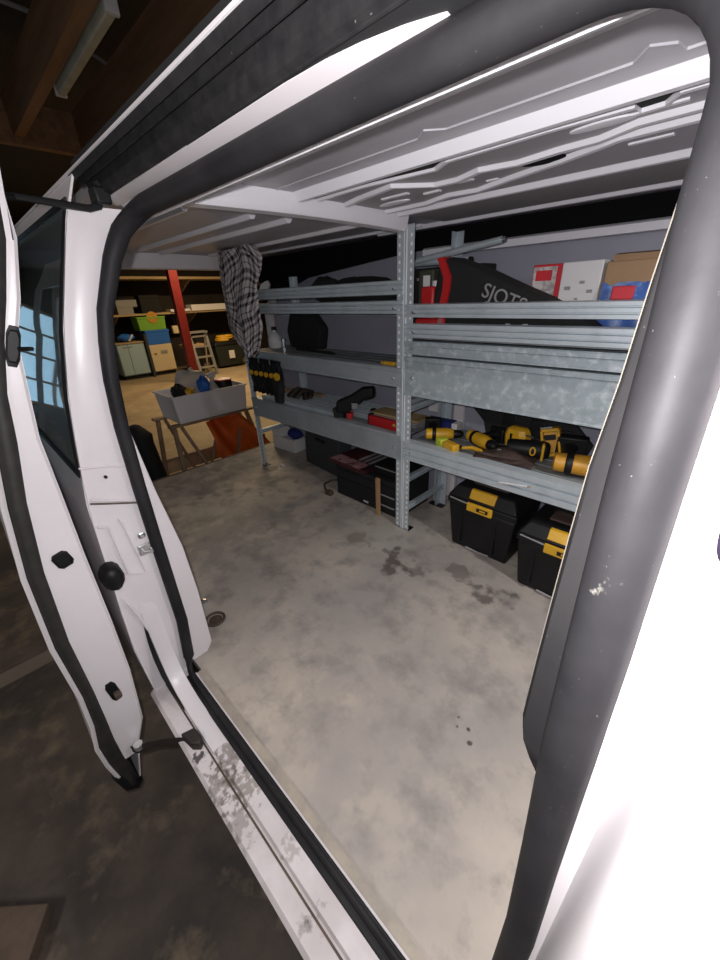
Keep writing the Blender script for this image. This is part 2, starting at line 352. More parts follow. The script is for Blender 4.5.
sl_ = MB(); sl_.rings([[(x - nx * .003, .1225, z - nz * .003), (x - nx * .008, .1225 - w_, z - nz * .008), (x - nx * .022, .1225 - w_, z - nz * .022), (x - nx * .022, .1225, z - nz * .022)] for (x, z, nx, nz), w_ in zip(SWP[2:9], (.001, .004, .008, .011, .011, .008, .002))])
V(sl_, 'sill_slot_shade', blackm, smooth=60)  # solid black strip painted as the shadow in the slot
# door seal, one continuous bulb
def arc(cx, cz, r, a0, a1, n=8): return [(cx + r * math.cos(R(a0 + (a1 - a0) * i / n)), cz + r * math.sin(R(a0 + (a1 - a0) * i / n))) for i in range(n + 1)]
path = []
XL, ZT = -.987, 1.2205
path += [(-.5, .008), (-.9, .008)] + arc(XL + .05, .058, .05, 265, 180, 6)
path += [(XL, z) for z in (.2, .35, .5, .65, .8, .9, .98, 1.04)]
path += arc(XL + .10, ZT - .10, .10, 172, 92, 8)
path += [(x, ZT) for x in (-.75, -.6, -.45, -.3, -.2)]
path += arc(-.029 - .105, ZT - .105, .105, 90, 2, 10)
path += [(-.027, 1.085), (-.022, 1.03), (-.019, .95), (-.015, .85), (-.012, .75), (-.006, .6), (0, .45), (0, .3), (0, .15)] + arc(-.04, .048, .04, 0, -90, 6) + [(-.2, .008)]
rings = []; NP = len(path)
P3 = [Vector((x, yf(z), z)) for x, z in path]
for i, p in enumerate(P3):
    t = (P3[(i + 1) % NP] - P3[i - 1]).normalized()
    n = Vector((0, -1, 0)); n = (n - t * n.dot(t)).normalized(); b = t.cross(n)
    z = p.z; r = .0155 if z < 1.05 else .0155 + .003 * min(1, (z - 1.05) / .14)
    if z < .05: r = .0145
    if .65 < z < 1.12 and p.x > -.2: r = .0175
    rn = r * (1.0 if z > .05 else .55)
    rings.append([tuple(p + n * rn * math.cos(2 * PI * q / 14) + b * r * math.sin(2 * PI * q / 14)) for q in range(14)])
V(MB().rings(rings, closed=True), 'door_seal', rubber, smooth=60)
# header above the opening: white strip, black door track, drip rail, roof skin
hst = MB(); hst.rings([[(x, .317 + (.343 - .317) * k, 1.2395 - .0045 * k), (x, .345, 1.2345), (x, .354, 1.243), (x, .317 + (.350 - .317) * k, 1.2475)] for x, k in ((-1.02, 0), (-.7, 0), (-.40, .0), (-.34, .10), (-.30, .28), (-.26, .58), (-.23, .92))])
V(hst, 'header_strip', white)
V(MB().prism([(.312, 1.2405), (.356, 1.2355), (.356, 1.25), (.312, 1.255)], 'x', -.62, XF), 'track_bend_cover', blackm)
V(MB().sheet_x([(.352, 1.240), (.395, 1.2172), (.44, 1.2345), (.485, 1.2530), (.492, 1.2560), (.500, 1.292)], -1.02, XF, -.004), 'header_lip', roofw)
V(MB().tube([(-1.02, .487, 1.2505), (XF, .487, 1.2505)], .0035, 8), 'header_hem', roofw)
tr = MB()
tr.sheet_x([(.272, 1.279), (.276, 1.266), (.2785, 1.268), (.281, 1.284), (.286, 1.284), (.288, 1.262), (.2905, 1.262), (.293, 1.275), (.300, 1.275), (.302, 1.242), (.311, 1.2375), (.315, 1.29)], -1.03, XF, .002)
V(tr, 'door_track', M('sooty_black_track', (.010, .010, .011), .7, col2=(.022, .021, .022), scale=40, col3=(.22, .21, .2), scale3=170, lo3=.70, hi3=.74, spec=.25), smooth=20)
V(MB().box(-1.03, XF, .284, .3155, 1.2835, 1.30), 'track_roof', blackm)
dr = MB(); dr.sheet_x([(.2735, 1.2775), (.2700, 1.2775), (.2705, 1.2815), (.276, 1.2855), (.33, 1.325), (.45, 1.385), (.60, 1.405), (1.0, 1.415), (1.40, 1.405), (1.60, 1.385), (1.70, 1.34), (1.735, 1.28)], XR - .02, XF, -.003)
V(dr, 'roof_skin', white)
# rear quarter: jamb, skin with window, inner panel
zs = [-.05, .05, .164, .289, .45, .63, .788, .874, .95, 1.009, 1.07, 1.13, 1.18, 1.225]
def yj(z): return yf(z) - .012
jm = MB()
jm.grid(lambda u, v: (-.998 - .012 * (1 - u) ** 3 - .002, ys(lerp_tab(list(enumerate(zs)), v * (len(zs) - 1))) * (1 - u) + yj(max(.06, lerp_tab(list(enumerate(zs)), v * (len(zs) - 1)))) * u, lerp_tab(list(enumerate(zs)), v * (len(zs) - 1))), 6, (len(zs) - 1) * 2, .02)
jamb = V(jm, 'rear_door_jamb', white)
# pressed panel, crease and fittings on the jamb
def jp(y, z, dx=0): return (-.996 + dx, y, z)
V(MB().tube([jp(.112, .645), jp(.14, .632), jp(.205, .607)], .0035, 6), 'jamb_crease', white, jamb)
V(MB().tube([jp(.108, .637), jp(.14, .624), jp(.203, .600)], .0022, 6), 'crease_shadow_seam', rust, jamb)
V(MB().tube([jp(.112, .725), jp(.17, .712), jp(.198, .70), jp(.206, .675), jp(.206, .62)], .0022, 6), 'access_cover_edge', white, jamb)
V(MB().tube([jp(.105, .575), jp(.125, .565), jp(.130, .42), jp(.165, .40)], .003, 6), 'pressed_recess_edge', white, jamb)
V(MB().tube([jp(.150, .575), jp(.155, .56), jp(.168, .405)], .003, 6), 'pressed_recess_edge', white, jamb)
V(MB().tube([jp(.095, .36), jp(.105, .33), jp(.117, .28), jp(.124, .22)], [.001, .004, .005, .002], 8), 'wheel_arch_flare', white, jamb)
V(MB().lathe([(.009, 0), (.009, .006), (.005, .008), (.005, .012), (.001, .012)], 12, Matrix.Translation(jp(.185, .512)) @ Matrix.Rotation(PI / 2, 4, 'Y')), 'bolt', bright, jamb)
st = MB(); st.box(-.997, -.990, .168, .202, .455, .485); st.tube([(-.990, .175, .474), (-.972, .177, .474), (-.972, .194, .468), (-.990, .196, .468)], .004, 6)
V(st, 'door_striker', aluminium, jamb, bevel=.002)
V(MB().lathe([(.004, 0), (.004, .004)], 8, Matrix.Translation(jp(.155, .69)) @ Matrix.Rotation(PI / 2, 4, 'Y')), 'hole_plug', blackm, jamb)
bmp = MB(); bmp.rings([[(x, .093 + ry * math.cos(2 * PI * q / 12), .44 + rz * math.sin(2 * PI * q / 12)) for q in range(12)] for x, ry, rz in ((-1.0, .026, .036), (-.972, .025, .035), (-.960, .019, .029), (-.955, .004, .01))])
V(bmp, 'rubber_bumper', blackp, jamb, smooth=60)
# skin of the quarter panel with the side window opening
W0, W1, ZW0, ZW1 = -1.022, -2.15, .70, 1.235
def skin(mb, x0, x1, z0, z1, n=8, t=.004):
    mb.sheet_x([(ys(z0 + (z1 - z0) * i / n), z0 + (z1 - z0) * i / n) for i in range(n + 1)], x0, x1, -t)
sk = MB(); skin(sk, XR, -1.005, -.28, ZW0); skin(sk, XR, -1.005, ZW1, 1.28, 3); skin(sk, W0, -1.005, ZW0, ZW1); skin(sk, XR, W1, ZW0, ZW1)
quarter = V(sk, 'rear_quarter_panel', white)
gl = MB(); gl.sheet_x([(ys(z) + .002, z) for z in (ZW0, .80, .874, .95, 1.009, 1.1, ZW1)], W1, W0, -.003)
V(gl, 'side_window_glass', glass, quarter)
wr = MB()
for z in (ZW0, ZW1): wr.tube([(W0, ys(z), z), (W1, ys(z), z)], .006, 6)
for x in (W0, W1): wr.tube([(x, ys(z), z) for z in (ZW0, .80, .874, .95, 1.009, 1.1, ZW1)], .006, 6)
V(wr, 'window_rubber', blackp, quarter)
# inner panel behind the seal, flaring to the floor
ip = [(.212, .86), (.236, .80), (.254, .607), (.279, .417), (.286, .245), (.284, .03), (.262, -.0), (.212, -.0)]
V(MB().prism(ip, 'x', -1.045, -1.012), 'pillar_inner_panel', white, bevel=.003)
V(MB().sheet_x([(.27, 0), (.275, .4), (.25, .70)], XR + .1, -1.045, .004), 'rear_inner_lining', wallg)
V(MB().box(-2.48, -1.03, .36, .50, 1.289, 1.31), 'roof_edge_lining', roofm)
# tie-down ring on the floor by the jamb
rg = MB(); rg.rings([[tuple(Vector((-1.12 + (.032 + .005 * math.cos(2 * PI * q / 8)) * math.cos(a), .345 + (.032 + .005 * math.cos(2 * PI * q / 8)) * math.sin(a), .007 + .005 * math.sin(2 * PI * q / 8)))) for q in range(8)] for a in [2 * PI * i / 20 for i in range(20)]], closed=True)
ring = V(rg, 'tie_down_ring', rust)
V(MB().lathe([(.024, .0005), (.024, .003), (.012, .006), (.001, .006)], 16, Matrix.Translation((-1.12, .345, 0))), 'ring_cup', rust, ring)
V(MB().lathe([(.018, .0005), (.018, .012), (.008, .016), (.001, .016)], 12, Matrix.Translation((-1.235, .352, 0))), 'floor_fixing_bolt', bright)
# front pillar: lip, jamb, front skin, plastic trim
pz = [-.25, -.05, .1, .25, .4, .55, .7, .8, .88, .95, 1.0, 1.06, 1.12, 1.18, 1.23]
def sweep_z(prof, zl):      # prof(z) -> list of (x, y)
    return MB().rings([[(x, y, z) for x, y in prof(z)] for z in zl])
def bprof(z):
    y = yf(max(z, .1))
    return [(-.014, y + .012), (-.014, y + .002), (.004, y - .001), (.019, y - .006), (.0225, y - .03), (.024, y - .062), (.029, y - .086), (.040, y - .099), (.06, y - .105), (.12, y - .107), (.12, y + .012)]
V(sweep_z(bprof, pz), 'door_pillar', white, smooth=50)
fs = MB(); fs.sheet_x([(yf(max(z, .1)) - .107, z) for z in pz], .12, XF, -.01)
fd = V(fs, 'front_body_side', white)
V(MB().lathe([(.001, 0), (.012, .0), (.012, .006), (.009, .009), (.001, .009)], 20, Matrix.Translation((.0135, .1420, .985)) @ Matrix.Rotation(PI / 2, 4, 'X') @ Matrix.Scale(.85, 4, (0, 1, 0)) @ Matrix.Scale(.35, 4, (1, 0, 0))), 'door_pillar_plug', M('dark_violet_plug', (.02, .014, .03), .6, spec=.2), fd)
def tprof(z):
    y = yf(max(z, .1)); k = min(1, max(0, (z - .635) / .095)); k = k * k * (3 - 2 * k)
    xi = -.006 - (.0435 if z < 1.0 else .041) * k
    return [(xi, y + .016), (xi + .004, y + .006), (-.010, y + .001), (-.004, y + .008), (-.004, y + .05), (xi + .004, y + .05)]
V(sweep_z(tprof, [.60, .62, .64, .655, .67, .685, .70, .715, .73, .76, .80, .85, .9, .95, 1.0, 1.05, 1.1, 1.15, 1.2]), 'pillar_trim', trimm, smooth=60)
V(MB().tube([(tprof(z)[0][0], tprof(z)[0][1], z) for z in (.76, .80, .85, .9, .95, 1.0, 1.05, 1.1, 1.15)], .0006, 6), 'trim_edge_bead', M('dull_tan_bead', (.13, .115, .095), .7))
V(MB().box(XF - .02, XF, .2, 1.68, 0, 1.3), 'added_bulkhead', wallg)  # unseen partition added to stop light leaking in from the front
V(MB().box(.05, XF, .235, .27, 0, 1.24), 'front_side_lining', wallg)
# roof inside
V(MB().sheet_x([(.49, 1.292), (1.0, 1.298), (1.60, 1.290), (1.64, 1.30)], XR, XF, .004), 'roof_lining', roofm)
bow = MB()
for (xa, xb, za) in ((-1.018, -.966, 1.246),):
    rs = []
    for i in range(9):
        y = .474 + (1.245 - .474) * i / 8; dz = .006 * math.sin(PI * i / 8)
        rs.append([(-1.03, y, 1.296), (-1.022, y, 1.258 + dz), (-1.012, y, 1.246 + dz), (-.972, y, 1.246 + dz), (-.962, y, 1.258 + dz), (-.955, y, 1.296)])
    bow.rings(rs)
V(bow, 'roof_bow', roofw, smooth=30)
def rib(y0, y1, x0, x1, h=.012, name='roof_rib', mat=roofw, zt=1.297):
    m = min(.012, (y1 - y0) * .3)
    return V(MB().prism([(y0, zt), (y0 + m, zt - h - .004), (y1 - m, zt - h - .004), (y1, zt)], 'x', x0, x1), name, mat)
for y in (.60, .82, .965, 1.245): rib(y - .016, y + .016, -2.4, -1.16 - .1 * (y < 1), .010)
for y in (1.45,): rib(y - .014, y + .014, -2.4, -1.05, .010)
rib(.752, .786, -.95, XF, .018, 'roof_rail')
V(MB().prism([(-.95, .788), (-.95, .822), (-.778, .818), (-.585, .842), (-.54, .812), (-.344, .808), (-.218, .814), (-.215, .844), (-.186, .842), (-.164, .807), (XF, .803), (XF, .788)], 'z', 1.287, 1.2955), 'roof_slot', blackm)
rib(1.165, 1.205, -.95, XF, .014); rib(1.46, 1.50, -1.3, XF, .014)
V(MB().box(-.95, XF, 1.215, 1.455, 1.287, 1.295), 'roof_channel', M('roof_paint_channel_shade', (.27, .265, .265), .6))  # darker sheet, the channel's shading is put into its colour
V(MB().box(-.95, XF, .845, 1.16, 1.2895, 1.2955), 'roof_shade_sheet', M('roof_paint_gap_shade', (.33, .32, .34), .5))  # dark sheet added behind the pressings, shade between them painted in
def wavy(pts, wdt, h, name='roof_pressing', mat=roofw):
    rs = []
    for x, y in pts:
        rs.append([(x, y - wdt / 2, 1.296), (x, y - wdt / 4, 1.296 - h), (x, y + wdt / 4, 1.296 - h), (x, y + wdt / 2, 1.296)])
    return V(MB().rings(rs), name, mat, smooth=30)
wavy([(-.95, .70), (-.52, .70), (-.49, .675), (-.462, .70), (-.238, .702), (-.198, .702), (-.176, .672), (-.152, .69), (-.147, .715), (.3, .718)], .007, .004, mat=roofm)
wavy([(-.95, .835), (-.778, .830), (-.585, .854), (-.54, .824), (-.344, .820), (-.218, .826), (-.215, .856), (-.186, .854), (-.164, .819), (.3, .815)], .020, .013)
wavy([(-.95, .94), (-.871, .915), (-.731, .886), (-.66, .965), (-.60, .97), (-.529, .939), (-.45, .958), (-.363, .942), (-.295, .940), (-.228, .907), (.3, .911)], .028, .015)
wavy([(-.95, 1.12), (-.80, 1.125), (-.70, 1.09), (-.621, 1.105), (-.517, 1.062), (-.389, 1.018), (-.305, .981), (-.268, .962), (.3, .959)], .030, .015)
wavy([(-.30, .872), (-.16, .868)], .018, .009); wavy([(-.27, 1.03), (-.20, 1.03)], .022, .009); wavy([(-.85, .985), (-.76, .985)], .024, .010); wavy([(-.62, 1.0), (-.58, 1.0)], .022, .010); wavy([(-.57, 1.05), (-.54, 1.05)], .018, .009); wavy([(-.74, 1.03), (-.69, 1.03)], .022, .010); wavy([(-.50, 1.0), (-.46, .985)], .03, .006, mat=roofm)
for (x, y, a, b) in ((-.415, .995, .040, .022), (-.275, .872, .045, .014), (-.86, 1.05, .05, .016)):
    hole = MB(); hole.rings([[(x + a * k * math.cos(2 * PI * q / 18), y + b * k * math.sin(2 * PI * q / 18), zz) for q in range(18)] for k, zz in ((1.15, 1.295), (1.1, 1.287), (.95, 1.2865))])
    V(hole, 'roof_cutout', darktrim if x == -.415 else roofw)
dl = thing('added_fill_lamp', 'small added fill lamp on the van roof behind the door pillar', 'lamp', (.42, .95, 1.262))  # unseen lamp added to raise the ambient light inside the van
MB().box(-.07, .07, -.04, .04, .012, .026).build('lamp_base', wcard, dl, bevel=.004)
lm_ = bpy.data.materials.new('lit_lamp_lens'); lm_.use_nodes = True; lm_.node_tree.nodes['Principled BSDF'].inputs['Emission Color'].default_value = (1, .95, .9, 1); lm_.node_tree.nodes['Principled BSDF'].inputs['Emission Strength'].default_value = 3
MB().box(-.06, .06, -.03, .03, 0, .012).build('lamp_lens', lm_, dl, bevel=.004)
dll = light('added_fill_light', 'AREA', (0, 0, -.003), FILL_LAMP_W, (1, .96, .95), .11, (0, 0, 0), .05); dll.parent = dl
# far wall
V(MB().sheet_x([(1.68, 0), (1.685, .6), (1.675, 1.1), (1.655, 1.30)], XR + .08, XF, -.004), 'side_wall_lining', wallg)
V(MB().prism([(XF, 1.226), (XF, 1.305), (XR + .05, 1.305), (XR + .05, 1.02), (-2.25, 1.09), (-2.0, 1.155), (-1.6, 1.19), (-1.3, 1.215), (-1.1, 1.226)], 'y', 1.615, 1.64), 'window_pelmet', darktrim)
V(MB().prism([(1.60, 1.195), (1.60, 1.218), (1.612, 1.226), (1.66, 1.226), (1.66, 1.195)], 'x', -1.15, XF), 'wall_rail', roofw)
for (x0, x1, z0, z1) in ((-.968, -.915, .30, .585), (-1.12, -1.06, .49, .60), (-.985, -.935, .03, .20)):
    V(MB().box(x0, x1, 1.655, 1.672, z0, z1), 'wall_patch', white)
# rear opening
V(MB().box(-2.545, -2.47, .26, 1.66, 1.222, 1.302), 'rear_header', white, bevel=.006)
V(MB().box(-2.50, -2.44, .26, 1.66, 1.303, 1.335), 'rear_header_gap', darktrim)  # black strip stands for the shade in the headliner gap
V(MB().box(-2.468, -2.44, 1.335, 1.40, 1.262, 1.295), 'latch_block', blackp, bevel=.003)
V(MB().sheet_x([(1.735, 1.28), (1.76, .8), (1.76, -.28)], XR, XF, -.006), 'far_outer_skin', white)
V(MB().prism([(1.66, -.05), (1.76, -.28), (1.76, .8), (1.735, 1.28), (1.60, 1.32), (1.655, 1.1), (1.665, .4)], 'x', XR, XR + .06), 'rear_pillar', white)
V(MB().prism([(.10, -.05), (.26, -.05), (.27, .4), (.25, .7), (.29, 1.1), (.36, 1.30), (.28, 1.28), (.243, 1.207), (.142, .874), (.083, .289)], 'x', XR, XR + .06), 'rear_pillar', white)
V(MB().box(XR - .03, XR, .15, 1.70, -.12, -.002), 'rear_step', rust)

# sliding door, run back along the body
DX = -.952; DE = -1.93
ZD = [(-.23, -.072, -.040, -.030), (-.10, -.086, -.044, .000), (-.02, -.088, -.044, .032), (.06, -.075, -.040, .040), (.169, -.068, -.036, .050), (.344, -.070, -.034, .056), (.54, -.056, -.018, .059), (.70, -.032, .006, .064), (.82, -.008, .032, .067), (.91, .012, .048, .080), (1.0, .035, .075, .094), (1.065, .055, .100, .120), (1.156, .090, .131, .147), (1.205, .108, .140, .150), (1.26, .130, .150, .156)]
tabs = [[(r[0], r[k]) for r in ZD] for k in (1, 2, 3)]
dzs = [r[0] for r in ZD]
dwin0, dwin1, dzw0, dzw1 = -1.08, -1.82, .62, 1.16
door_m = MB()
def dsheet(mb, k, x0, x1, z0, z1, t, off=0):
    zz = [z0] + [z for z in dzs if z0 + .01 < z < z1 - .01] + [z1]
    mb.sheet_x([(lerp_tab(tabs[k], z) + off, z) for z in zz], x0, x1, t)
for k, t in ((0, -.004), (2, .004)):       # outer skin and inner frame, both around the window
    a, b = (dzs[0], 1.26)
    dsheet(door_m, k, DE, DX - .004, a, dzw0, t); dsheet(door_m, k, DE, DX - .004, dzw1, b, t); dsheet(door_m, k, dwin0, DX - .004, dzw0, dzw1, t); dsheet(door_m, k, DE, dwin1, dzw0, dzw1, t)
door = V(door_m, 'sliding_door', white)
le = MB(); zz = [-.12] + [z for z in dzs if z > -.12]
le.rings([[(DX, lerp_tab(tabs[1], z), z), (DX + .002, lerp_tab(tabs[1], z) + .008, z), (DX + .002, lerp_tab(tabs[2], z) - .006, z), (DX - .003, lerp_tab(tabs[2], z) - .001, z), (DX - .03, lerp_tab(tabs[2], z) + .001, z), (DX - .03, lerp_tab(tabs[1], z), z)] for z in zz])
V(le, 'leading_edge', white, door, smooth=35)
ws = MB()
ws.rings([[(DX - .012, lerp_tab(tabs[0], z) + .006, z), (DX + .004, lerp_tab(tabs[0], z) + .012, z), (DX + .009, .5 * (lerp_tab(tabs[0], z) + lerp_tab(tabs[1], z)) + .003, z), (DX + .004, lerp_tab(tabs[1], z) - .001, z), (DX - .012, lerp_tab(tabs[1], z) + .003, z)] for z in dzs])
V(ws, 'weather_strip', M('worn_black_weather_strip', (.016, .015, .015), .6, col2=(.03, .027, .025), scale=30, col3=(.20, .15, .09), scale3=45, lo3=.70, hi3=.76), door, smooth=60)
oe = MB(); oe.rings([[(DX - .002, lerp_tab(tabs[0], z) - .002, z), (DX + .003, lerp_tab(tabs[0], z) + .003, z), (DX - .002, lerp_tab(tabs[0], z) + .008, z), (DX - .012, lerp_tab(tabs[0], z) + .002, z)] for z in dzs])
V(oe, 'outer_skin_hem', white, door, smooth=60)
V(MB().prism([(-.075, -.235), (-.088, -.15), (-.060, -.19), (-.028, -.24), (-.045, -.262)], 'x', DE, DX + .006), 'bottom_rubber', blackp, door, bevel=.004)
def slot(yc, zc, hy, hz, tilt):
    mt = Matrix.Translation((DX + .003, yc, zc)) @ Matrix.Rotation(tilt, 4, 'X')
    f = MB()
    def rr(s, x): return [(x, s * hy * c, s * hz * d) for c, d in ((-1, -.6), (-.6, -1), (.6, -1), (1, -.6), (1, .6), (.6, 1), (-.6, 1), (-1, .6))]
    f.rings([rr(1.0, -.004), rr(1.0, .002), rr(.80, .003), rr(.72, .0004)], caps=True, m=mt)
    o = V(f, 'latch_slot', blackp, door)
    return o
slot(.019, .553, .016, .020, .25); slot(-.001, .135, .012, .034, .1); slot(.083, .99, .010, .036, -.35)
V(MB().box(DX, DX + .02, -.004, .012, .118, .132), 'latch_tongue', rust, door, bevel=.002)
V(MB().tube([(DX + .004, .09, .985), (DX + .03, .105, .985)], .004, 6), 'latch_pin', blackp, door)
# door window
dg = MB(); zq = [dzw0] + [z for z in dzs if dzw0 < z < dzw1] + [dzw1]
dg.sheet_x([(lerp_tab(tabs[0], z) + .012, z) for z in zq], dwin1, dwin0, .003)
V(dg, 'door_window_glass', glass, door)
# lower roller arm, upper guide rod
arm = MB(); arm.rings([[(x, y, z + h), (x + .02, y + .012, z + h), (x + .02, y + .012, z - h), (x, y, z - h)] for x, y, z, h in ((-.955, -.025, -.100, .014), (-.93, -.008, -.085, .010), (-.90, .018, -.062, .011), (-.86, .045, -.040, .013), (-.82, .072, -.022, .014), (-.785, .094, -.004, .012))])
sooty = M('greasy_dark_steel', (.020, .015, .013), .55, col2=(.04, .03, .025), scale=20)
V(arm, 'lower_roller_arm', sooty, door, bevel=.003)
V(MB().lathe([(.001, 0), (.012, 0), (.012, .016), (.001, .016)], 12, Matrix.Translation((-.925, -.004, -.082))), 'arm_pivot', aluminium, door)
V(MB().prism([(-.80, .084), (-.755, .092), (-.738, .108), (-.752, .121), (-.79, .118)], 'z', -.0155, .016), 'roller_carriage', sooty, door, bevel=.004)
V(MB().tube([(-1.0, .155, 1.226), (-.975, .17, 1.224), (-.97, .231, 1.219), (-.968, .275, 1.216), (-.965, .292, 1.221), (-.963, .305, 1.240), (-.96, .296, 1.26)], .006, 8), 'upper_guide_rod', blackp, door)
V(MB().box(-.985, -.945, .285, .312, 1.222, 1.25), 'upper_roller', blackp, door, bevel=.004)

# ================================================================== SHELVING UNITS
YP, YB = 1.268, 1.60
PH = 1.268
slot_me = None
def shelving(x0, x1, label, fronts, decks, braces, back_in=0.):
    u = thing('shelving_unit', label, 'shelving', ((x0 + x1) / 2, (YP + YB) / 2, 0), group='steel shelving units along the van wall')
    U = lambda mb, n, m, par=None, **k: mb.build(n, m, par or u, world=True, **k)
    for xs_, d in ((x0, 1), (x1, -1)):
        for yy, e in ((YP, 1), (YB, -1)):
            pm = MB(); w = .036; t = .0025
            xs = xs_ + (back_in if (e == -1 and d == 1) else 0); PH = 1.165 if (back_in and e == -1) else 1.268
            xa, xb = sorted((xs, xs + d * w)); ya, yb = sorted((yy, yy + e * t))
            pm.box(xa, xb, ya, yb, 0, PH)
            xa, xb = sorted((xs, xs + d * t)); ya, yb = sorted((yy + e * t, yy + e * w))
            pm.box(xa, xb, ya, yb, 0, PH)
            # bright bead added along the corner, painting in a specular stripe
            post = U(pm, 'post', galv, bevel=.0008, seg=1)
            if e == 1:
                U(MB().tube([(xs + d * .002, yy + .0005, .002), (xs + d * .002, yy + .0005, PH)], .0034, 8), 'corner_glint', zinc, post)
                sm = MB()
                for k in range(46):
                    z = .02 + k * .027
                    cx = xs + d * .024; cy = yy - .0004
                    sm.add([(cx +   .0052 * math.cos(2 * PI * q / 6), cy, z + .0068 * math.sin(2 * PI * q / 6)) for q in range(6)] + [(cx +   .0052 * math.cos(2 * PI * q / 6), cy + .0008, z + .0068 * math.sin(2 * PI * q / 6)) for q in range(6)],
                           [(0, 1, 2, 3, 4, 5), (11, 10, 9, 8, 7, 6)] + [(q, (q + 1) % 6, 6 + (q + 1) % 6, 6 + q) for q in range(6)])
                so = U(sm, 'slot_glint_row', slotm, post); so['kind'] = 'stuff'  # white discs painted as reflections on the slot rims
            U(MB().box(min(xs, xs + d * .04), max(xs, xs + d * .04), min(yy, yy + e * .04), max(yy, yy + e * .04), 0, .004), 'foot', blackp, post)
    xi0, xi1 = x0 + .004, x1 - .004
    def beam(kind, z0, z1, y, s):
        h = z1 - z0; mb = MB()
        if kind == 'ribbed':
            pr = []; n = 3
            for k in range(n):
                a = z0 + h * k / n; b = z0 + h * (k + 1) / n
                pr += [(y + s * .002, a + h * .035), (y - s * .010, a + h * .06), (y - s * .010, b - h * .06), (y + s * .002, b - h * .035)]
            pr = [(y + s * .022, z0)] + pr + [(y + s * .022, z1)]
            mb.prism(pr, 'x', xi0, xi1)
            return U(mb, 'shelf_rail', galv, smooth=20)
        mb.prism([(y + s * .03, z1), (y - s * .004, z1), (y - s * .008, z1 - .004), (y - s * .008, z1 - .016), (y - s * .003, z1 - .019), (y - s * .003, z0 + .008), (y - s * .006, z0 + .004), (y - s * .006, z0), (y + s * .02, z0), (y + s * .02, z0 + .003), (y + s * .001, z0 + .006), (y + s * .001, z1 - .005), (y + s * .03, z1 - .005)], 'x', xi0, xi1)
        return U(mb, 'shelf_front', galv_dusty if x0 > -1.5 else galv_plain, smooth=20)
    for kind, z0, z1 in fronts:
        o = beam(kind, z0, z1, YP, 1)
        for xs, d in ((x0, 1), (x1, -1)):
            U(MB().lathe([(.007, 0), (.007, .004), (.004, .005), (.004, .011), (.001, .011)], 8, Matrix.Translation((xs + d * .045, YP - .004, (z0 + z1) / 2 - .004)) @ Matrix.Rotation(PI / 2, 4, 'X')), 'bolt', bright, o)
    for z in decks:
        dk = MB(); n = 5
        dk.box(xi0 + .01, xi1 - .01, YP + .012, YB - .012, z - .006, z)
        for k in range(1, n): dk.box(xi0 + .02, xi1 - .02, YP + .012 + (YB - YP - .024) * k / n - .004, YP + .012 + (YB - YP - .024) * k / n + .004, z - .001, z + .0025)
        U(dk, 'shelf_deck', galv_dark)
        beam('ribbed', z - .05, z - .002, YB, -1)
    for z in braces:
        for xs, d in ((x0, 1), (x1, -1)):
            xa, xb = sorted((xs + d * .003, xs + d * .022))
            bm_ = MB(); bm_.box(xa, xb, YP + .004, YB - .004, z - .013, z - .009); bm_.box(xa, xb, YP + .004, YB - .004, z + .009, z + .013); xa2, xb2 = sorted((xs + d * .003, xs + d * .006)); bm_.box(xa2, xb2, YP + .004, YB - .004, z - .012, z + .012)
            U(bm_, 'end_brace', galv)
    return u
shelving(-.984, .262, 'galvanised shelving unit beside the door pillar, with power tools on its low shelf',
         [('ribbed', .965, 1.014), ('ribbed', .893, .947), ('plate', .832, .882), ('plate', .668, .824), ('ribbed', .374, .469)], (.895, .80, .452), (.118, .27, .605))
shelving(-2.232, -.990, 'galvanised shelving unit nearer the open rear, with black clamps clipped to it',
         [('ribbed', 1.045, 1.098), ('ribbed', .977, 1.028), ('plate', .695, .775), ('plate', .366, .482)], (1.0, .768, .47), (.245, .62), .135)

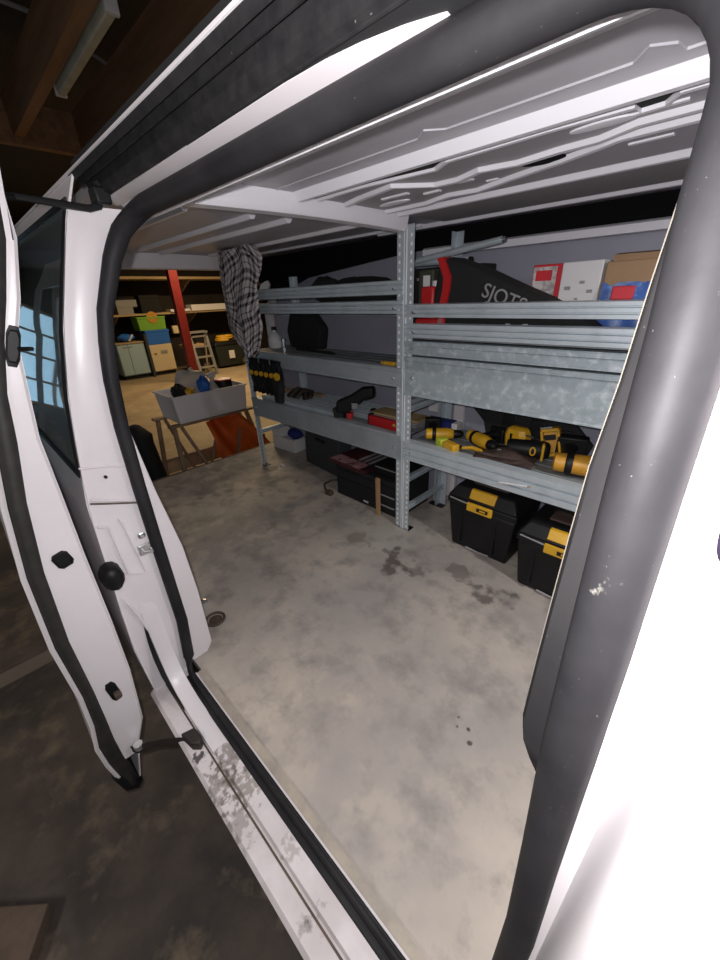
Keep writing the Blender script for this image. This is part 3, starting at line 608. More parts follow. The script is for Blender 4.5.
# ================================================================== THINGS ON AND UNDER THE SHELVES
def toolbox(x0, x1, y0, y1, h, label):
    cx, cy = (x0 + x1) / 2, (y0 + y1) / 2; hx, hy = (x1 - x0) / 2, (y1 - y0) / 2
    t = thing('toolbox', label, 'toolbox', (cx, cy, 0), group='black toolboxes under the shelf')
    b = MB(); b.frustum((-hx + .025, hx - .025, -hy + .02, hy - .02), (-hx + .004, hx - .004, -hy + .006, hy - .006), .0, h * .70)
    body = b.build('body', blackp, t, bevel=.012, seg=3)
    for s in (-.55, .45): MB().box(hx * s - .004, hx * s + .004, -hy + .004, -hy + .02, .03, h * .60).build('moulded_rib', blackp, body, bevel=.002)
    MB().tube([(-hx * .35, -hy + .016, .012), (0, -hy + .014, .010), (hx * .35, -hy + .016, .012)], .004, 6).build('base_edge', greyp, body)
    l = MB(); l.frustum((-hx, hx, -hy, hy), (-hx, hx, -hy, hy), h * .70, h * .80); l.frustum((-hx, hx, -hy, hy), (-hx + .03, hx - .03, -hy + .035, hy - .035), h * .80, h * .96)
    lid = l.build('lid', blackp, t, bevel=.008, seg=3)
    MB().tube([(-hx * .9, -hy * .6, h * .80), (-hx * .9, -hy * .98, h * .78), (-hx * .2, -hy * 1.0, h * .76)], .004, 6).build('lid_seam', greyp, lid)
    MB().tube([(-hx * .5, 0, h * .93), (-hx * .48, 0, h * 1.04), (hx * .48, 0, h * 1.04), (hx * .5, 0, h * .93)], .011, 8).build('handle', blackp, t)
    MB().box(-hx * .5, hx * .5, -hy * .45, hy * .45, h * .955, h * .985).build('lid_tray', brownleather, lid, bevel=.004)
    la = MB(); la.frustum((-.056, .056, -hy + .004, -hy + .02), (-.056, .056, -hy + .024, -hy + .04), h * .84, h * .955)
    la.box(-.056, .056, -hy - .010, -hy + .002, h * .68, h * .80)
    lt = la.build('latch', yellow, t, bevel=.003)
    MB().box(-.010, .040, -hy - .0115, -hy - .009, h * .715, h * .765).build('label_plate', blackp, lt)
    MB().box(.004, .030, -hy - .0125, -hy - .011, h * .73, h * .75).build('label_print', yellow, lt)
    return t
toolbox(-.765, -.455, 1.305, 1.59, .315, 'black toolbox with yellow latch, next to the slotted middle post')
toolbox(-.425, -.105, 1.235, 1.53, .30, 'black toolbox with yellow latch, partly hidden by the door pillar')

def drill(label, loc, rot, col=yellow, s=1.0, kind='cordless_drill', cat='drill', group='yellow power tools on the low shelf'):
    t = thing(kind, label, cat, loc, rot, group)
    def mm(m=None): return (Matrix.Scale(s, 4) @ m) if m else Matrix.Scale(s, 4)
    RX = Matrix.Rotation(PI / 2, 4, 'Y')
    MB().lathe([(.022, -.09), (.030, -.085), (.032, -.03), (.034, .02), (.030, .05), (.024, .06)], 14, mm(RX)).build('motor_housing', col, t, smooth=50)
    MB().lathe([(.022, .058), (.024, .062), (.022, .10), (.010, .112), (.004, .113)], 14, mm(RX)).build('chuck', blackp, t, smooth=50)
    MB().lathe([(.033, -.055), (.035, -.05), (.035, -.038), (.033, -.034)], 14, mm(RX)).build('grip_band', blackp, t, smooth=50)
    h = MB(); h.rings([[(cx + a * math.cos(2 * PI * q / 10), b * math.sin(2 * PI * q / 10), z) for q in range(10)] for cx, a, b, z in ((-.045, .022, .018, -.02), (-.05, .018, .016, -.06), (-.055, .018, .016, -.10), (-.05, .024, .020, -.125))], m=mm())
    hd = h.build('grip', blackp, t, smooth=50)
    MB().frustum((-.03, -.022, -.008, .008), (-.026, -.014, -.008, .008), -.065, -.03, mm()).build('trigger', red if col is yellow else blackp, hd)
    MB().box(-.095, .0, -.036, .036, -.165, -.125, mm()).build('battery', blackp, t, bevel=.006)
    MB().box(-.05, .03, -.0355, -.030, -.012, .012, mm()).build('side_label', blackp, t)
    return t
ZD_ = .4545
drill('yellow cordless drill lying on its side nearest the middle post', (-.86, 1.385, ZD_ + .034), (R(95), 0, R(35)), yellow, .8)
drill('yellow cordless drill lying mid-shelf beside the leather pouch', (-.69, 1.415, ZD_ + .034), (R(88), 0, R(-25)), yellow, .85)
drill('large amber power drill lying at the pillar end of the low shelf', (-.285, 1.375, ZD_ + .044), (R(93), 0, R(14)), orange_y, 1.1)
# jigsaw / dark tool with round mark
dt = thing('black_power_tool', 'black power tool with a round yellow ring mark on its end', 'power tool', (-.50, 1.43, ZD_), (0, 0, R(20)))
MB().lathe([(.028, -.08), (.034, -.07), (.036, .05), (.030, .07), (.02, .075)], 14, Matrix.Translation((0, 0, .037)) @ Matrix.Rotation(PI / 2, 4, 'Y')).build('motor_body', blackp, dt, smooth=50)
text_part('0', .05, yellow, dt, (.015, -.0365, .040), (R(90), 0, 0), 'ring_mark', .002)
MB().box(.045, .055, -.037, .037, .005, .07).build('front_collar', yellow, dt, bevel=.003)
MB().tube([(-.075, 0, .037), (-.14, .02, .03), (-.17, .06, .012), (-.12, .10, .006)], .005, 6).build('power_lead', blackp, dt)
# yellow charger with plug pins
ch = thing('battery_charger', 'yellow charger block with silver pins in front of the black case lid', 'charger', (-.575, 1.50, ZD_), (0, 0, R(-15)))
MB().rings([[(a * c, b * d, z) for c, d in ((-1, -.5), (-.6, -1), (.6, -1), (1, -.5), (1, .5), (.6, 1), (-.6, 1), (-1, .5))] for a, b, z in ((.042, .030, 0), (.048, .034, .02), (.050, .036, .06), (.040, .030, .085), (.028, .02, .092))]).build('charger_body', yellow, ch, smooth=40)
for a, b in ((.030, .02), (.046, .045), (.048, .070)): MB().box(a, a + .035, -.018, -.012, b, b + .006).build('plug_pin', bright, ch)
MB().box(-.01, .0, -.038, -.034, .03, .07).build('indicator_slot', blackp, ch)
MB().tube([(-.04, 0, .01), (-.10, -.03, .006), (-.16, .0, .006), (-.20, -.03, .006)], .005, 6).build('power_lead', blackp, ch)
# yellow framed battery housing
bf = thing('battery_housing', 'yellow framed battery housing standing beside the charger', 'battery', (-.43, 1.50, ZD_ + .005), (R(-8), R(-14), R(12)))
fm = MB()
for a in ((-.034, -.024, 0, .11), (.024, .034, 0, .11), (-.034, .034, 0, .014), (-.034, .034, .096, .11)): fm.box(a[0], a[1], -.028, .028, a[2], a[3])
fm.build('frame', yellow, bf, bevel=.004)
MB().box(-.023, .023, -.012, .024, .014, .096).build('cell_block', orange_y, bf)
MB().box(-.023, .018, -.018, -.010, .064, .084).build('contact_slot', blackm, bf)
MB().box(-.03, .01, -.034, -.029, .112, .117).build('terminal_clip', bright, bf)
# leather pouch, pliers, blue box
po = thing('tool_pouch', 'dark brown leather tool pouch lying flat on the low shelf', 'pouch', (-.56, 1.365, ZD_), (0, 0, R(12)))
def pf(u, v): return ((u - .5) * .22, (v - .5) * .13, .012 + .028 * math.sin(PI * u) * math.sin(PI * v) + .006 * math.sin(9 * u + 5 * v))
MB().grid(pf, 14, 8, .012).build('flap', brownleather, po, smooth=70)
MB().lathe([(.008, 0), (.008, .004), (.001, .006)], 10, Matrix.Translation((-.02, -.03, .046))).build('press_stud', bright, po)
MB().tube([(-.09, -.05, .03), (-.03, -.062, .03), (.06, -.06, .03)], .005, 6).build('welt', brownleather, po)
cl = thing('curved_clamp', 'pale yellow curved clamp handle at the shelf front', 'clamp', (-.665, 1.325, ZD_), (0, 0, 0))
MB().tube([(-.06, .0, .018), (-.02, .008, .026), (.02, .004, .024), (.04, -.02, .014)], [.006, .008, .008, .005], 8).build('handle', yellow, cl)
MB().tube([(-.06, .0, .018), (-.085, .02, .014)], .006, 6).build('jaw', blackp, cl)
tp = thing('tape_measure', 'yellow and lime tape measure at the shelf front edge', 'tape measure', (-.80, 1.315, ZD_), (0, 0, R(-20)))
MB().box(-.045, .0, -.02, .02, 0, .042).build('case', hivis, tp, bevel=.008)
MB().box(.001, .075, -.018, .018, 0, .040).build('grip', yellow, tp, bevel=.008)
bb = thing('parts_box', 'small navy blue parts box at the back of the low shelf', 'box', (-.955, 1.535, ZD_), (0, 0, R(3)))
MB().box(-.085, .06, -.03, .03, 0, .045).build('box_body', darkblue, bb, bevel=.003); MB().box(.061, .09, -.028, .028, 0, .043).build('white_end', wcard, bb, bevel=.003)
# open case lid
ld = thing('case_lid', 'black plastic tool case lid leaning open behind the chargers', 'tool case', (-.52, 1.56, ZD_), (R(-6), 0, 0))
MB().prism([(-.215, 0), (-.25, .10), (-.21, .178), (.05, .165), (.10, .15), (.205, .055), (.19, .0)], 'y', -.012, .012).build('panel', blackm, ld, bevel=.005)
MB().prism([(-.235, .07), (-.30, .125), (-.295, .135), (-.225, .10)], 'y', -.015, .005).build('stay_arm', blackm, ld)
for a, b in ((-.12, .09), (.0, .08), (.10, .06)): MB().box(a - .03, a + .03, -.020, -.011, b - .035, b + .035).build('moulded_pocket', blackp, ld, bevel=.006)
MB().lathe([(.016, 0), (.016, .004), (.011, .004), (.011, .001), (.001, .001)], 14, Matrix.Translation((.09, -.012, .07)) @ Matrix.Rotation(PI / 2, 4, 'X')).build('latch_ring', greyp, ld)
# white rod added as a reflected highlight on the front rail
glint_rod = thing('glint', 'thin white pencil on the low shelf rail, modelled as a rod', 'glint', (-.47, 1.2545, .414), (0, R(-8.5), 0))
MB().tube([(-.055, 0, 0), (.05, 0, 0)], .0032, 6).build('shaft', wcard, glint_rod); MB().tube([(.05, 0, 0), (.064, 0, 0)], [.0032, .0005], 6).build('tip', brown, glint_rod)

# top shelf of the unit by the pillar
ZT_ = .8955
bg = thing('black_tool_bag', 'black tapering tool bag with grey lettering on the top shelf', 'bag', (-.60, 1.36, ZT_))
tb = [(-.28, .0), (-.29, .14), (-.27, .255), (-.225, .262), (-.12, .225), (.02, .165), (.12, .125), (.24, .07), (.30, .03), (.30, 0)]
bgm = MB(); bgm.prism(tb, 'y', -.05, .06); bgm.build('bag_body', fabricblack, bg, bevel=.02, seg=3)
rp = MB(); rp.rings([[(x - .012, y, z), (x + .016, y, z + .002), (x + .016, .05, z), (x - .012, .05, z)] for x, y, z in ((-.262, -.056, .262), (-.247, -.060, .235), (-.230, -.060, .20), (-.232, -.060, .16), (-.245, -.060, .10), (-.245, -.058, .04), (-.25, -.056, .0))])
rp.build('red_piping', red, bg, smooth=50)
text_part('SJOTS', .062, greyp, bg, (-.015, -.0512, .128), (R(90), R(20), 0), 'lettering')
oc = thing('olive_case', 'dark olive case with white tag beside the red piped bag', 'case', (-.945, 1.40, ZT_))
MB().box(-.035, .035, -.06, .06, 0, .232).build('case_body', olive, oc, bevel=.008)
MB().box(-.010, .020, -.0625, -.060, .165, .212).build('tag', wcard, oc); MB().box(.0, .025, -.066, -.0605, .13, .16).build('clasp', blackp, oc, bevel=.002)
rc = thing('red_oil_can', 'small red plastic can at the post end of the top shelf', 'can', (-1.005 + .10, 1.335, ZT_), (0, 0, 0))
MB().box(-.038, .02, -.03, .03, 0, .175).build('can_body', red, rc, bevel=.008)
MB().lathe([(.012, .174), (.012, .192), (.001, .194)], 10, Matrix.Translation((.008, 0, 0))).build('cap', wcard, rc)
rt = thing('red_torch', 'glossy red torch lying behind the gap between the rails', 'torch', (-.895, 1.292, .952), (0, R(90), 0))
MB().lathe([(.009, -.05), (.011, -.045), (.011, .03), (.014, .04), (.014, .05)], 12).build('barrel', red, rt); MB().lathe([(.001, .0502), (.012, .0502), (.012, .053)], 12).build('lens', aluminium, rt)
# long steel tubes on top
for i, (a, b, r, lab) in enumerate((((-1.06, 1.44, 1.166), (-.715, 1.46, 1.205), .012, 'upper of two steel tubes sticking out above the black bag'), ((-1.16, 1.46, 1.16), (-.83, 1.45, 1.155), .012, 'lower of two steel tubes lying level beside the post'), )):
    t = thing('steel_tube', lab, 'tube', a, (0, 0, 0), 'steel tubes on the top shelf')
    d = Vector(b) - Vector(a)
    MB().tube([(0, 0, 0), d * .5, d], r, 12).build('tube_barrel', galv, t, smooth=50)
    MB().tube([d, d * 1.035], [r * .8, r * .7], 12).build('tube_plug', bright if i == 0 else blackp, t)
rk = thing('black_carton', 'black stacked carton under the steel tubes on the top shelf', 'carton', (-1.0, 1.52, ZT_))
rkm = MB().box(-.10, .22, -.05, .05, 0, .245).build('carton_body', blackm, rk, bevel=.004)
MB().box(-.08, .2, -.052, -.0505, .20, .21).build('tape', greyp, rk)
# cartons
def carton(name, label, loc, sx, sy, h, mat, rz=0, rx=0):
    t = thing(name, label, 'box', loc, (rx, 0, rz), 'cartons on the top shelf')
    MB().box(-sx / 2, sx / 2, -sy / 2, sy / 2, 0, h).build('carton_body', mat, t, bevel=.003)
    return t
c1 = carton('red_white_carton', 'red and white printed carton behind the tapering bag tip', (-.525, 1.49, ZT_), .115, .12, .222, redcard, R(3))
MB().box(-.054, .018, -.0625, -.0605, .05, .215).build('printed_panel', M('pale_printed_card', (.62, .58, .56), .6, col2=(.42, .36, .36), scale=45, lo=.5, hi=.56), c1)
MB().box(-.045, .005, -.0635, -.0627, .175, .205).build('red_logo', redcard, c1)
for k in range(3): MB().box(-.05, .01, -.0635, -.0627, .11 + k * .018, .113 + k * .018).build('print_line', greyp, c1)
c2 = carton('white_carton', 'white carton printed with small grey drawings', (-.417, 1.455, ZT_), .115, .12, .222, wcard, R(-4))
for a, b, s_ in ((-.03, .15, .011), (.01, .165, .009), (.035, .14, .010), (-.02, .09, .012), (.03, .10, .008), (.0, .12, .006), (.02, .06, .009)):
    MB().box(a - s_, a + s_ * .6, -.0615, -.0602, b - s_ * .4, b + s_ * .5).build('printed_figure', greyp, c2)
c3 = carton('brown_carton', 'brown cardboard carton at the pillar end of the top shelf', (-.265, 1.47, ZT_), .19, .15, .215, brown, R(4))
MB().box(-.09, .09, -.005, .07, .2155, .235, Matrix.Rotation(R(6), 4, 'X')).build('open_flap', brown, c3)
c4 = thing('blue_packet', 'blue plastic packet with red label leaning on the brown carton', 'packet', (-.268, 1.375, ZT_), (R(-6), 0, R(3)), None)
def pk(u, v): return ((u - .5) * .17, -.012 * math.sin(PI * u) * math.sin(PI * v) + .004 * math.sin(14 * u + 6 * v), v * .162)
MB().grid(pk, 12, 8, .012).build('packet_body', printblue, c4, smooth=70)
MB().box(-.055, .0, -.022, -.014, .115, .150).build('red_label', redcard, c4, bevel=.003)
# papers and bits seen through the rail gap
for i, (x, y, w_, lab) in enumerate(((-.70, 1.31, .05, 'crumpled white paper scrap in the rail gap under the lettered bag'), (-.555, 1.30, .085, 'white folded leaflet lying in the rail gap below the cartons'))):
    o = MB().grid(lambda u, v: (x + (u - .5) * w_, y + (v - .5) * .03 + .02 * 0, .9 + .052 * v + .006 * math.sin(9 * u + i)), 6, 4, .002).build('paper_scrap', wcard)
    tag(o, lab, 'paper')
# ---- rear unit, top shelf
jk = thing('black_jacket', 'black jacket bundled on the rear unit top shelf', 'jacket', (-1.42, 1.45, 1.0005))
def blob(mb, cx, cy, cz, a, b, c, n=14, k=9, seed=1, amp=.12):
    rnd = random.Random(seed); ph = [rnd.random() * 6 for _ in range(6)]
    rs = []
    for j in range(k + 1):
        th = PI * j / k; rr = []
        for q in range(n):
            f = 2 * PI * q / n; g = 1 + amp * (math.sin(3 * f + ph[0] + 2 * th) + .7 * math.sin(5 * f + ph[1] - 3 * th) + .5 * math.sin(7 * th + ph[2] + f))
            s_ = max(math.sin(th), .02)
            rr.append((cx + a * g * s_ * math.cos(f), cy + b * g * s_ * math.sin(f), max(cz - c, cz - c * g * math.cos(th))))
        rs.append(rr)
    mb.rings(rs); return mb
blob(MB(), 0, 0, .062, .30, .09, .062, 20, 10, 3, .07).build('jacket_body', fabricblack, jk, smooth=70)
blob(MB(), -.18, -.03, .085, .10, .06, .05, 14, 8, 5, .1).build('hood', fabricblack, jk, smooth=70)
sb = thing('trigger_sprayer', 'white trigger spray bottle on the rear unit top shelf', 'spray bottle', (-2.13, 1.47, 1.0005), (0, R(-25), R(20)))
MB().lathe([(.026, .0), (.028, .01), (.028, .075), (.011, .10), (.011, .115)], 12).build('bottle', greyp, sb, smooth=50)
MB().prism([(-.05, .11), (-.055, .13), (-.02, .155), (.03, .15), (.03, .125), (.012, .11)], 'y', -.012, .012).build('spray_head', wcard, sb, bevel=.004)
MB().tube([(-.025, 0, .12), (-.05, 0, .10), (-.055, 0, .075)], .005, 6).build('trigger', wcard, sb)
# ---- rear unit, middle shelf
ZM = .7685
bt = thing('white_bottle', 'white plastic bottle on the rear unit middle shelf', 'bottle', (-2.17, 1.46, ZM))
MB().lathe([(.040, 0), (.044, .008), (.044, .055), (.030, .085), (.014, .095), (.014, .11)], 14).build('bottle_body', wcard, bt, smooth=50); MB().lathe([(.016, .105), (.016, .125), (.001, .126)], 10).build('cap', blackp, bt)
bk = thing('black_holdall', 'black holdall slumped at the back of the middle shelf', 'bag', (-1.93, 1.545, ZM))
MB().prism([(-.16, 0), (-.18, .10), (-.13, .21), (.05, .215), (.15, .12), (.12, 0)], 'y', -.035, .04).build('bag_body', fabricblack, bk, bevel=.018, seg=3)
MB().tube([(-.08, -.03, .2), (-.06, -.045, .225), (.0, -.045, .225), (.02, -.03, .2)], .008, 6).build('carry_handle', fabricblack, bk)
gr = thing('pipe_coupling', 'chrome pipe coupling lying at the front of the middle shelf', 'fitting', (-2.0, 1.40, ZM), (0, 0, R(30)))
MB().lathe([(.012, 0), (.022, .0), (.022, .015), (.013, .018), (.013, .05), (.020, .052), (.020, .065), (.008, .066)], 10).build('coupling_body', bright, gr, smooth=30)
sq = thing('black_pry_bar', 'flat black pry bar lying on the middle shelf', 'pry bar', (-1.75, 1.45, ZM), (0, 0, R(-5)))
MB().prism([(-.16, -.012), (.12, -.010), (.16, -.02), (.18, -.006), (.12, .010), (-.16, .010)], 'z', .0, .012).build('bar', blackm, sq, bevel=.002); MB().box(-.2, -.155, -.014, .014, 0, .016).build('grip_end', blackp, sq, bevel=.003)
ob = thing('orange_clip', 'small orange clip on the middle shelf beside the middle post', 'clip', (-1.075, 1.30, .7755))
MB().box(-.04, .02, -.012, .012, .0, .014).build('clip_body', yellow, ob, bevel=.003); MB().box(-.06, -.036, -.006, .006, .002, .012).build('clip_tongue', orange_y, ob)
# ---- spring clamps clipped along the middle shelf front of the rear unit
names = ['first black spring clamp from the rear on the shelf front', 'second black spring clamp from the rear on the shelf front', 'third black spring clamp from the rear on the shelf front', 'fourth black spring clamp from the rear on the shelf front', 'fifth black spring clamp from the rear on the shelf front', 'last black spring clamp from the rear, showing its round orange pad']
for i in range(6):
    c = thing('spring_clamp', names[i], 'clamp', (-2.10 + i * .052, 1.232, .655), (R(4 * (i % 2)), R(-6 + 3 * i), R(10)), 'spring clamps on the shelf front')
    for s in (-1, 1): MB().prism([(-.012 * s, .09), (.018 * s, .05), (.022 * s, .0), (.010 * s, -.06), (.026 * s, -.11), (.014 * s, -.115), (.0, -.06), (.004 * s, 0)], 'y', -.012, .012).build('jaw_arm', blackp, c, bevel=.002)
    MB().lathe([(.014 if i < 5 else .022, 0), (.014 if i < 5 else .022, .008), (.006, .009), (.006, .004), (.001, .004)], 12, Matrix.Translation((0, -.012, .005)) @ Matrix.Rotation(PI / 2, 4, 'X')).build('pivot_pad', yellow, c)
hp = thing('black_holster', 'black drill holster hanging under the clamps', 'holster', (-1.87, 1.236, .575))
MB().frustum((-.035, .03, -.012, .02), (-.05, .045, -.016, .025), -.075, .07).build('pocket', fabricblack, hp, bevel=.012); MB().box(-.015, .012, -.006, .014, .07, .12).build('belt_loop', fabricblack, hp)
# ---- rear unit, low shelf
ZL = .4725
for i, (y, z, x0, x1, lab) in enumerate(((1.315, 0, -2.15, -1.42, 'nearest of the grey steel rails lying on the low shelf'), (1.40, 0, -2.12, -1.30, 'second of the grey steel rails lying on the low shelf'), (1.47, 0, -2.10, -1.35, 'third of the grey steel rails lying on the low shelf'), (1.54, 0, -2.12, -1.20, 'rearmost of the grey steel rails lying on the low shelf'))):
    t = thing('steel_rail', lab, 'rail', ((x0 + x1) / 2, y, ZL), (0, 0, 0), 'steel rails on the low shelf'); hx = (x1 - x0) / 2
    MB().prism([(-.022, 0), (-.022, .03), (-.015, .03), (-.015, .006), (.015, .006), (.015, .03), (.022, .03), (.022, 0)], 'x', -hx, hx).build('channel', galv, t); MB().box(hx - .01, hx + .002, -.021, .021, .001, .029).build('end_cap', blackp, t)
bnd = thing('strap_bundle', 'bundle of brown and black straps behind the clamps on the low shelf', 'straps', (-1.83, 1.37, ZL + .031))
for k in range(4): MB().tube([(-.10 + .03 * k, -.03, .012), (-.06 + .03 * k, .0, .05 + .012 * (k % 2)), (.0 + .03 * k, .01, .055), (.05 + .02 * k, -.02, .012 + .006 * k)], .011, 8).build('strap', brownleather if k % 2 else fabricblack, bnd, smooth=60)
br_ = thing('wooden_batten', 'short brown wooden batten lying across the steel rails', 'batten', (-1.93, 1.46, ZL + .0305), (0, 0, R(8)))
MB().box(-.18, .16, -.012, .012, 0, .02).build('batten_body', oldwood, br_); MB().box(.1605, .166, -.012, .012, 0, .02).build('end_grain', stick, br_)
nb = thing('nail_gun', 'black pistol-grip nail gun lying on the low shelf', 'nail gun', (-1.37, 1.345, ZL + .005), (0, 0, R(30)))
MB().prism([(-.09, .03), (-.085, .09), (-.02, .115), (.05, .16), (.11, .165), (.115, .115), (.06, .10), (.0, .05), (-.03, .03)], 'y', -.028, .028).build('gun_body', blackp, nb, bevel=.01)
MB().prism([(-.10, -.0), (-.11, .05), (-.06, .06), (-.05, .0)], 'y', -.024, .024).build('magazine', blackm, nb, bevel=.006); MB().box(-.0, .03, -.031, -.027, .055, .085).build('steel_plate', bright, nb)
MB().box(-.03, -.005, -.03, .02, .0, .03).build('nose', red, nb, bevel=.004)
rl = thing('red_spirit_level', 'red spirit level lying along the low shelf beside the middle post', 'level', (-1.12, 1.335, ZL), (0, 0, R(-2)))
MB().box(-.13, .095, -.012, .012, 0, .045).build('level_body', red, rl, bevel=.002); MB().box(.03, .045, -.0125, .0125, .022, .032).build('vial', hivis, rl); MB().box(-.134, -.1302, -.012, .012, 0, .045).build('end_cap', blackp, rl)
sc = thing('board_stack', 'stack of flat pale boards lying behind the red level', 'boards', (-1.16, 1.47, ZL))
for k in range(3): MB().box(-.16, .14, -.06 + .006 * k, .06, k * .011, k * .011 + .010).build('board', pine if k == 2 else greyp, sc)
bc = thing('blue_rag', 'small navy rag on the boards behind the red level', 'rag', (-1.15, 1.49, ZL + .034))
blob(MB(), 0, 0, .018, .05, .03, .018, 12, 8, 8, .1).build('rag_fold', darkblue, bc, smooth=70)
# ---- under the rear unit
bx_ = thing('black_case', 'black case with a small white badge on the floor under the shelves', 'case', (-1.275, 1.455, 0))
MB().box(-.235, .225, -.135, .13, .0, .195).build('case_body', blackm, bx_, bevel=.006)
MB().box(-.02, .015, -.1385, -.1355, .02, .030).build('badge', wcard, bx_)
for z in (.115, .165): MB().box(-.22, .21, -.138, -.1355, z, z + .003).build('panel_seam', blackp, bx_)
for x in (.12, .17):
    MB().tube([(x - .03, -.138, .05), (x, -.146, .055), (x + .03, -.138, .05)], .004, 6).build('catch', greyp, bx_)
    MB().tube([(x - .03, -.138, .11), (x, -.146, .115), (x + .03, -.138, .11)], .004, 6).build('catch', greyp, bx_)
rb_ = thing('flat_printed_box', 'flat red and pink printed box lying on the black case', 'box', (-1.40, 1.435, .196), (0, 0, R(-3)))
MB().box(-.15, .14, -.13, .12, 0, .020).build('box_body', M('dark_red_print', (.09, .008, .014), .45, col2=(.02, .012, .014), scale=12), rb_, bevel=.002)
MB().box(-.14, .10, -.125, -.05, .0202, .0216).build('pink_picture', M('pink_print', (.55, .30, .31), .4, col2=(.20, .06, .08), scale=28, lo=.5, hi=.6), rb_)
for k in range(3): MB().box(.0 + .04 * k, .02 + .04 * k, -.04, .10, .0202, .0215).build('white_stripe', greyp, rb_)
wdb = thing('small_black_case', 'small black case stacked beside the printed box', 'case', (-1.14, 1.46, .196))
MB().box(-.10, .085, -.11, .11, 0, .06).build('case_body', blackp, wdb, bevel=.005); MB().box(-.09, .075, -.112, -.1105, .045, .049).build('lid_seam', greyp, wdb)
tag(MB().box(-1.172, -1.150, 1.283, 1.297, 0, .214).build('wooden_stick', stick, bevel=.001), 'short pale wooden stick standing against the black case', 'stick')
pl = thing('power_cord', 'brown power cord with plug curling out from the black case', 'cord', (-1.60, 1.36, 0))
MB().tube([(.085, .04, .02), (.0, .085, .012), (-.05, .04, .008), (-.05, -.02, .008), (-.0, -.06, .008), (.06, -.085, .010)], .006, 8).build('cable', rust, pl, smooth=60)
MB().box(.05, .095, -.105, -.072, .001, .028).build('plug', rust, pl, bevel=.006)
sl = thing('slate_tool_case', 'dark slate grey case leaning at the back under the shelves', 'case', (-1.83, 1.54, 0), (0, 0, R(-6)))
MB().frustum((-.20, .19, -.06, .055), (-.19, .19, -.05, .055), 0, .255).build('case_body', slate, sl, bevel=.01); MB().box(-.05, .05, -.066, -.056, .20, .215).build('handle', blackp, sl)
wb = thing('white_box', 'white box by the open rear under the shelves', 'box', (-2.34, 1.585, 0), (0, 0, R(4)))
MB().box(-.13, .12, -.05, .06, 0, .10).build('box_body', wcard, wb, bevel=.004); MB().frustum((-.13, -.03, -.05, .06), (-.125, -.05, -.045, .05), .101, .175).build('raised_lid', wcard, wb)
rg2 = thing('navy_towel', 'navy blue towel bundled on the white box', 'towel', (-2.29, 1.59, .101))
blob(MB(), .03, 0, .035, .075, .045, .038, 14, 8, 12, .1).build('towel_fold', darkblue, rg2, smooth=70)
tag(MB().box(-2.12, -2.085, 1.335, 1.352, .0, .010).build('wood_offcut', wcard, bevel=.001), 'tiny white offcut on the van floor by the rear post', 'offcut')

# plaid shirt hanging in the rear corner
def shirt():
    root = thing('plaid_shirt', 'grey and black plaid shirt hanging in the rear corner', 'shirt', (-2.05, 1.212, .76))
    nu, nv = 72, 44
    px0 = [(0, -2.06), (.08, -2.13), (.16, -2.20), (.30, -2.243), (.45, -2.248), (.68, -2.244), (.90, -2.234), (1, -2.215)]
    px1 = [(0, -2.02), (.05, -1.97), (.14, -1.935), (.30, -1.89), (.45, -1.908), (.68, -1.896), (.80, -1.845), (.92, -1.822), (1, -1.86)]
    vs = []
    for j in range(nv + 1):
        v = j / nv; z = .757 + .533 * v
        a, b = lerp_tab(px0, v), lerp_tab(px1, v); cx, hx = (a + b) / 2, (b - a) / 2
        for i in range(nu):
            f = 2 * PI * i / nu
            fold = .20 * math.sin(6 * f + 2.5 * v) + .14 * math.sin(11 * f - 5 * v) * (1 - .4 * v) + .10 * math.sin(9 * v + 3 * f) + .08 * math.sin(17 * v + 5 * f)
            yy = 1.205 - (.026 + .016 * fold * 2) * math.sin(f) * (1.15 if v > .82 else 1)
            vs.append((cx + hx * (1 + .10 * fold) * math.cos(f), min(yy, 1.247), z + .010 * math.sin(3 * f + 5 * v)))
    fs = []
    for j in range(nv):
        for i in range(nu): fs.append((j * nu + i, j * nu + (i + 1) % nu, (j + 1) * nu + (i + 1) % nu, (j + 1) * nu + i))
    fs.append(tuple(range(nu))[::-1]); fs.append(tuple(range(nv * nu, (nv + 1) * nu)))
    mb = MB(); mb.v = vs; mb.f = fs
    o = mb.build('shirt_cloth', plaid, root, world=True, smooth=75)
    me = o.data; uv = me.uv_layers.new(name='UVMap')
    for p in me.polygons:
        for l in p.loop_indices:
            k = me.loops[l].vertex_index; q = k % nu; v = (k // nu) / nv; c = math.cos(2 * PI * q / nu)
            uv.data[l].uv = (c * .24 + .5 + .035 * math.sin(5.5 * v + .6) + .012 * math.sin(13 * v + 3 * c), v * .62 + .035 * math.sin(3.3 * c + 4 * v) + .012 * math.sin(8 * v + 6 * c))
    MB().grid(lambda u, v: (-2.18 + .30 * u, 1.185 + .045 * v + .006 * math.sin(12 * u), 1.272 + .012 * math.sin(5 * u) - .012 * (1 - v)), 10, 4, .012).build('collar', plaid, root, world=True)
    MB().tube([(-2.215, 1.215, 1.27), (-2.215, 1.262, 1.275), (-2.215, 1.285, 1.269)], .004, 6).build('hanger_hook', blackm, root, world=True)
shirt()

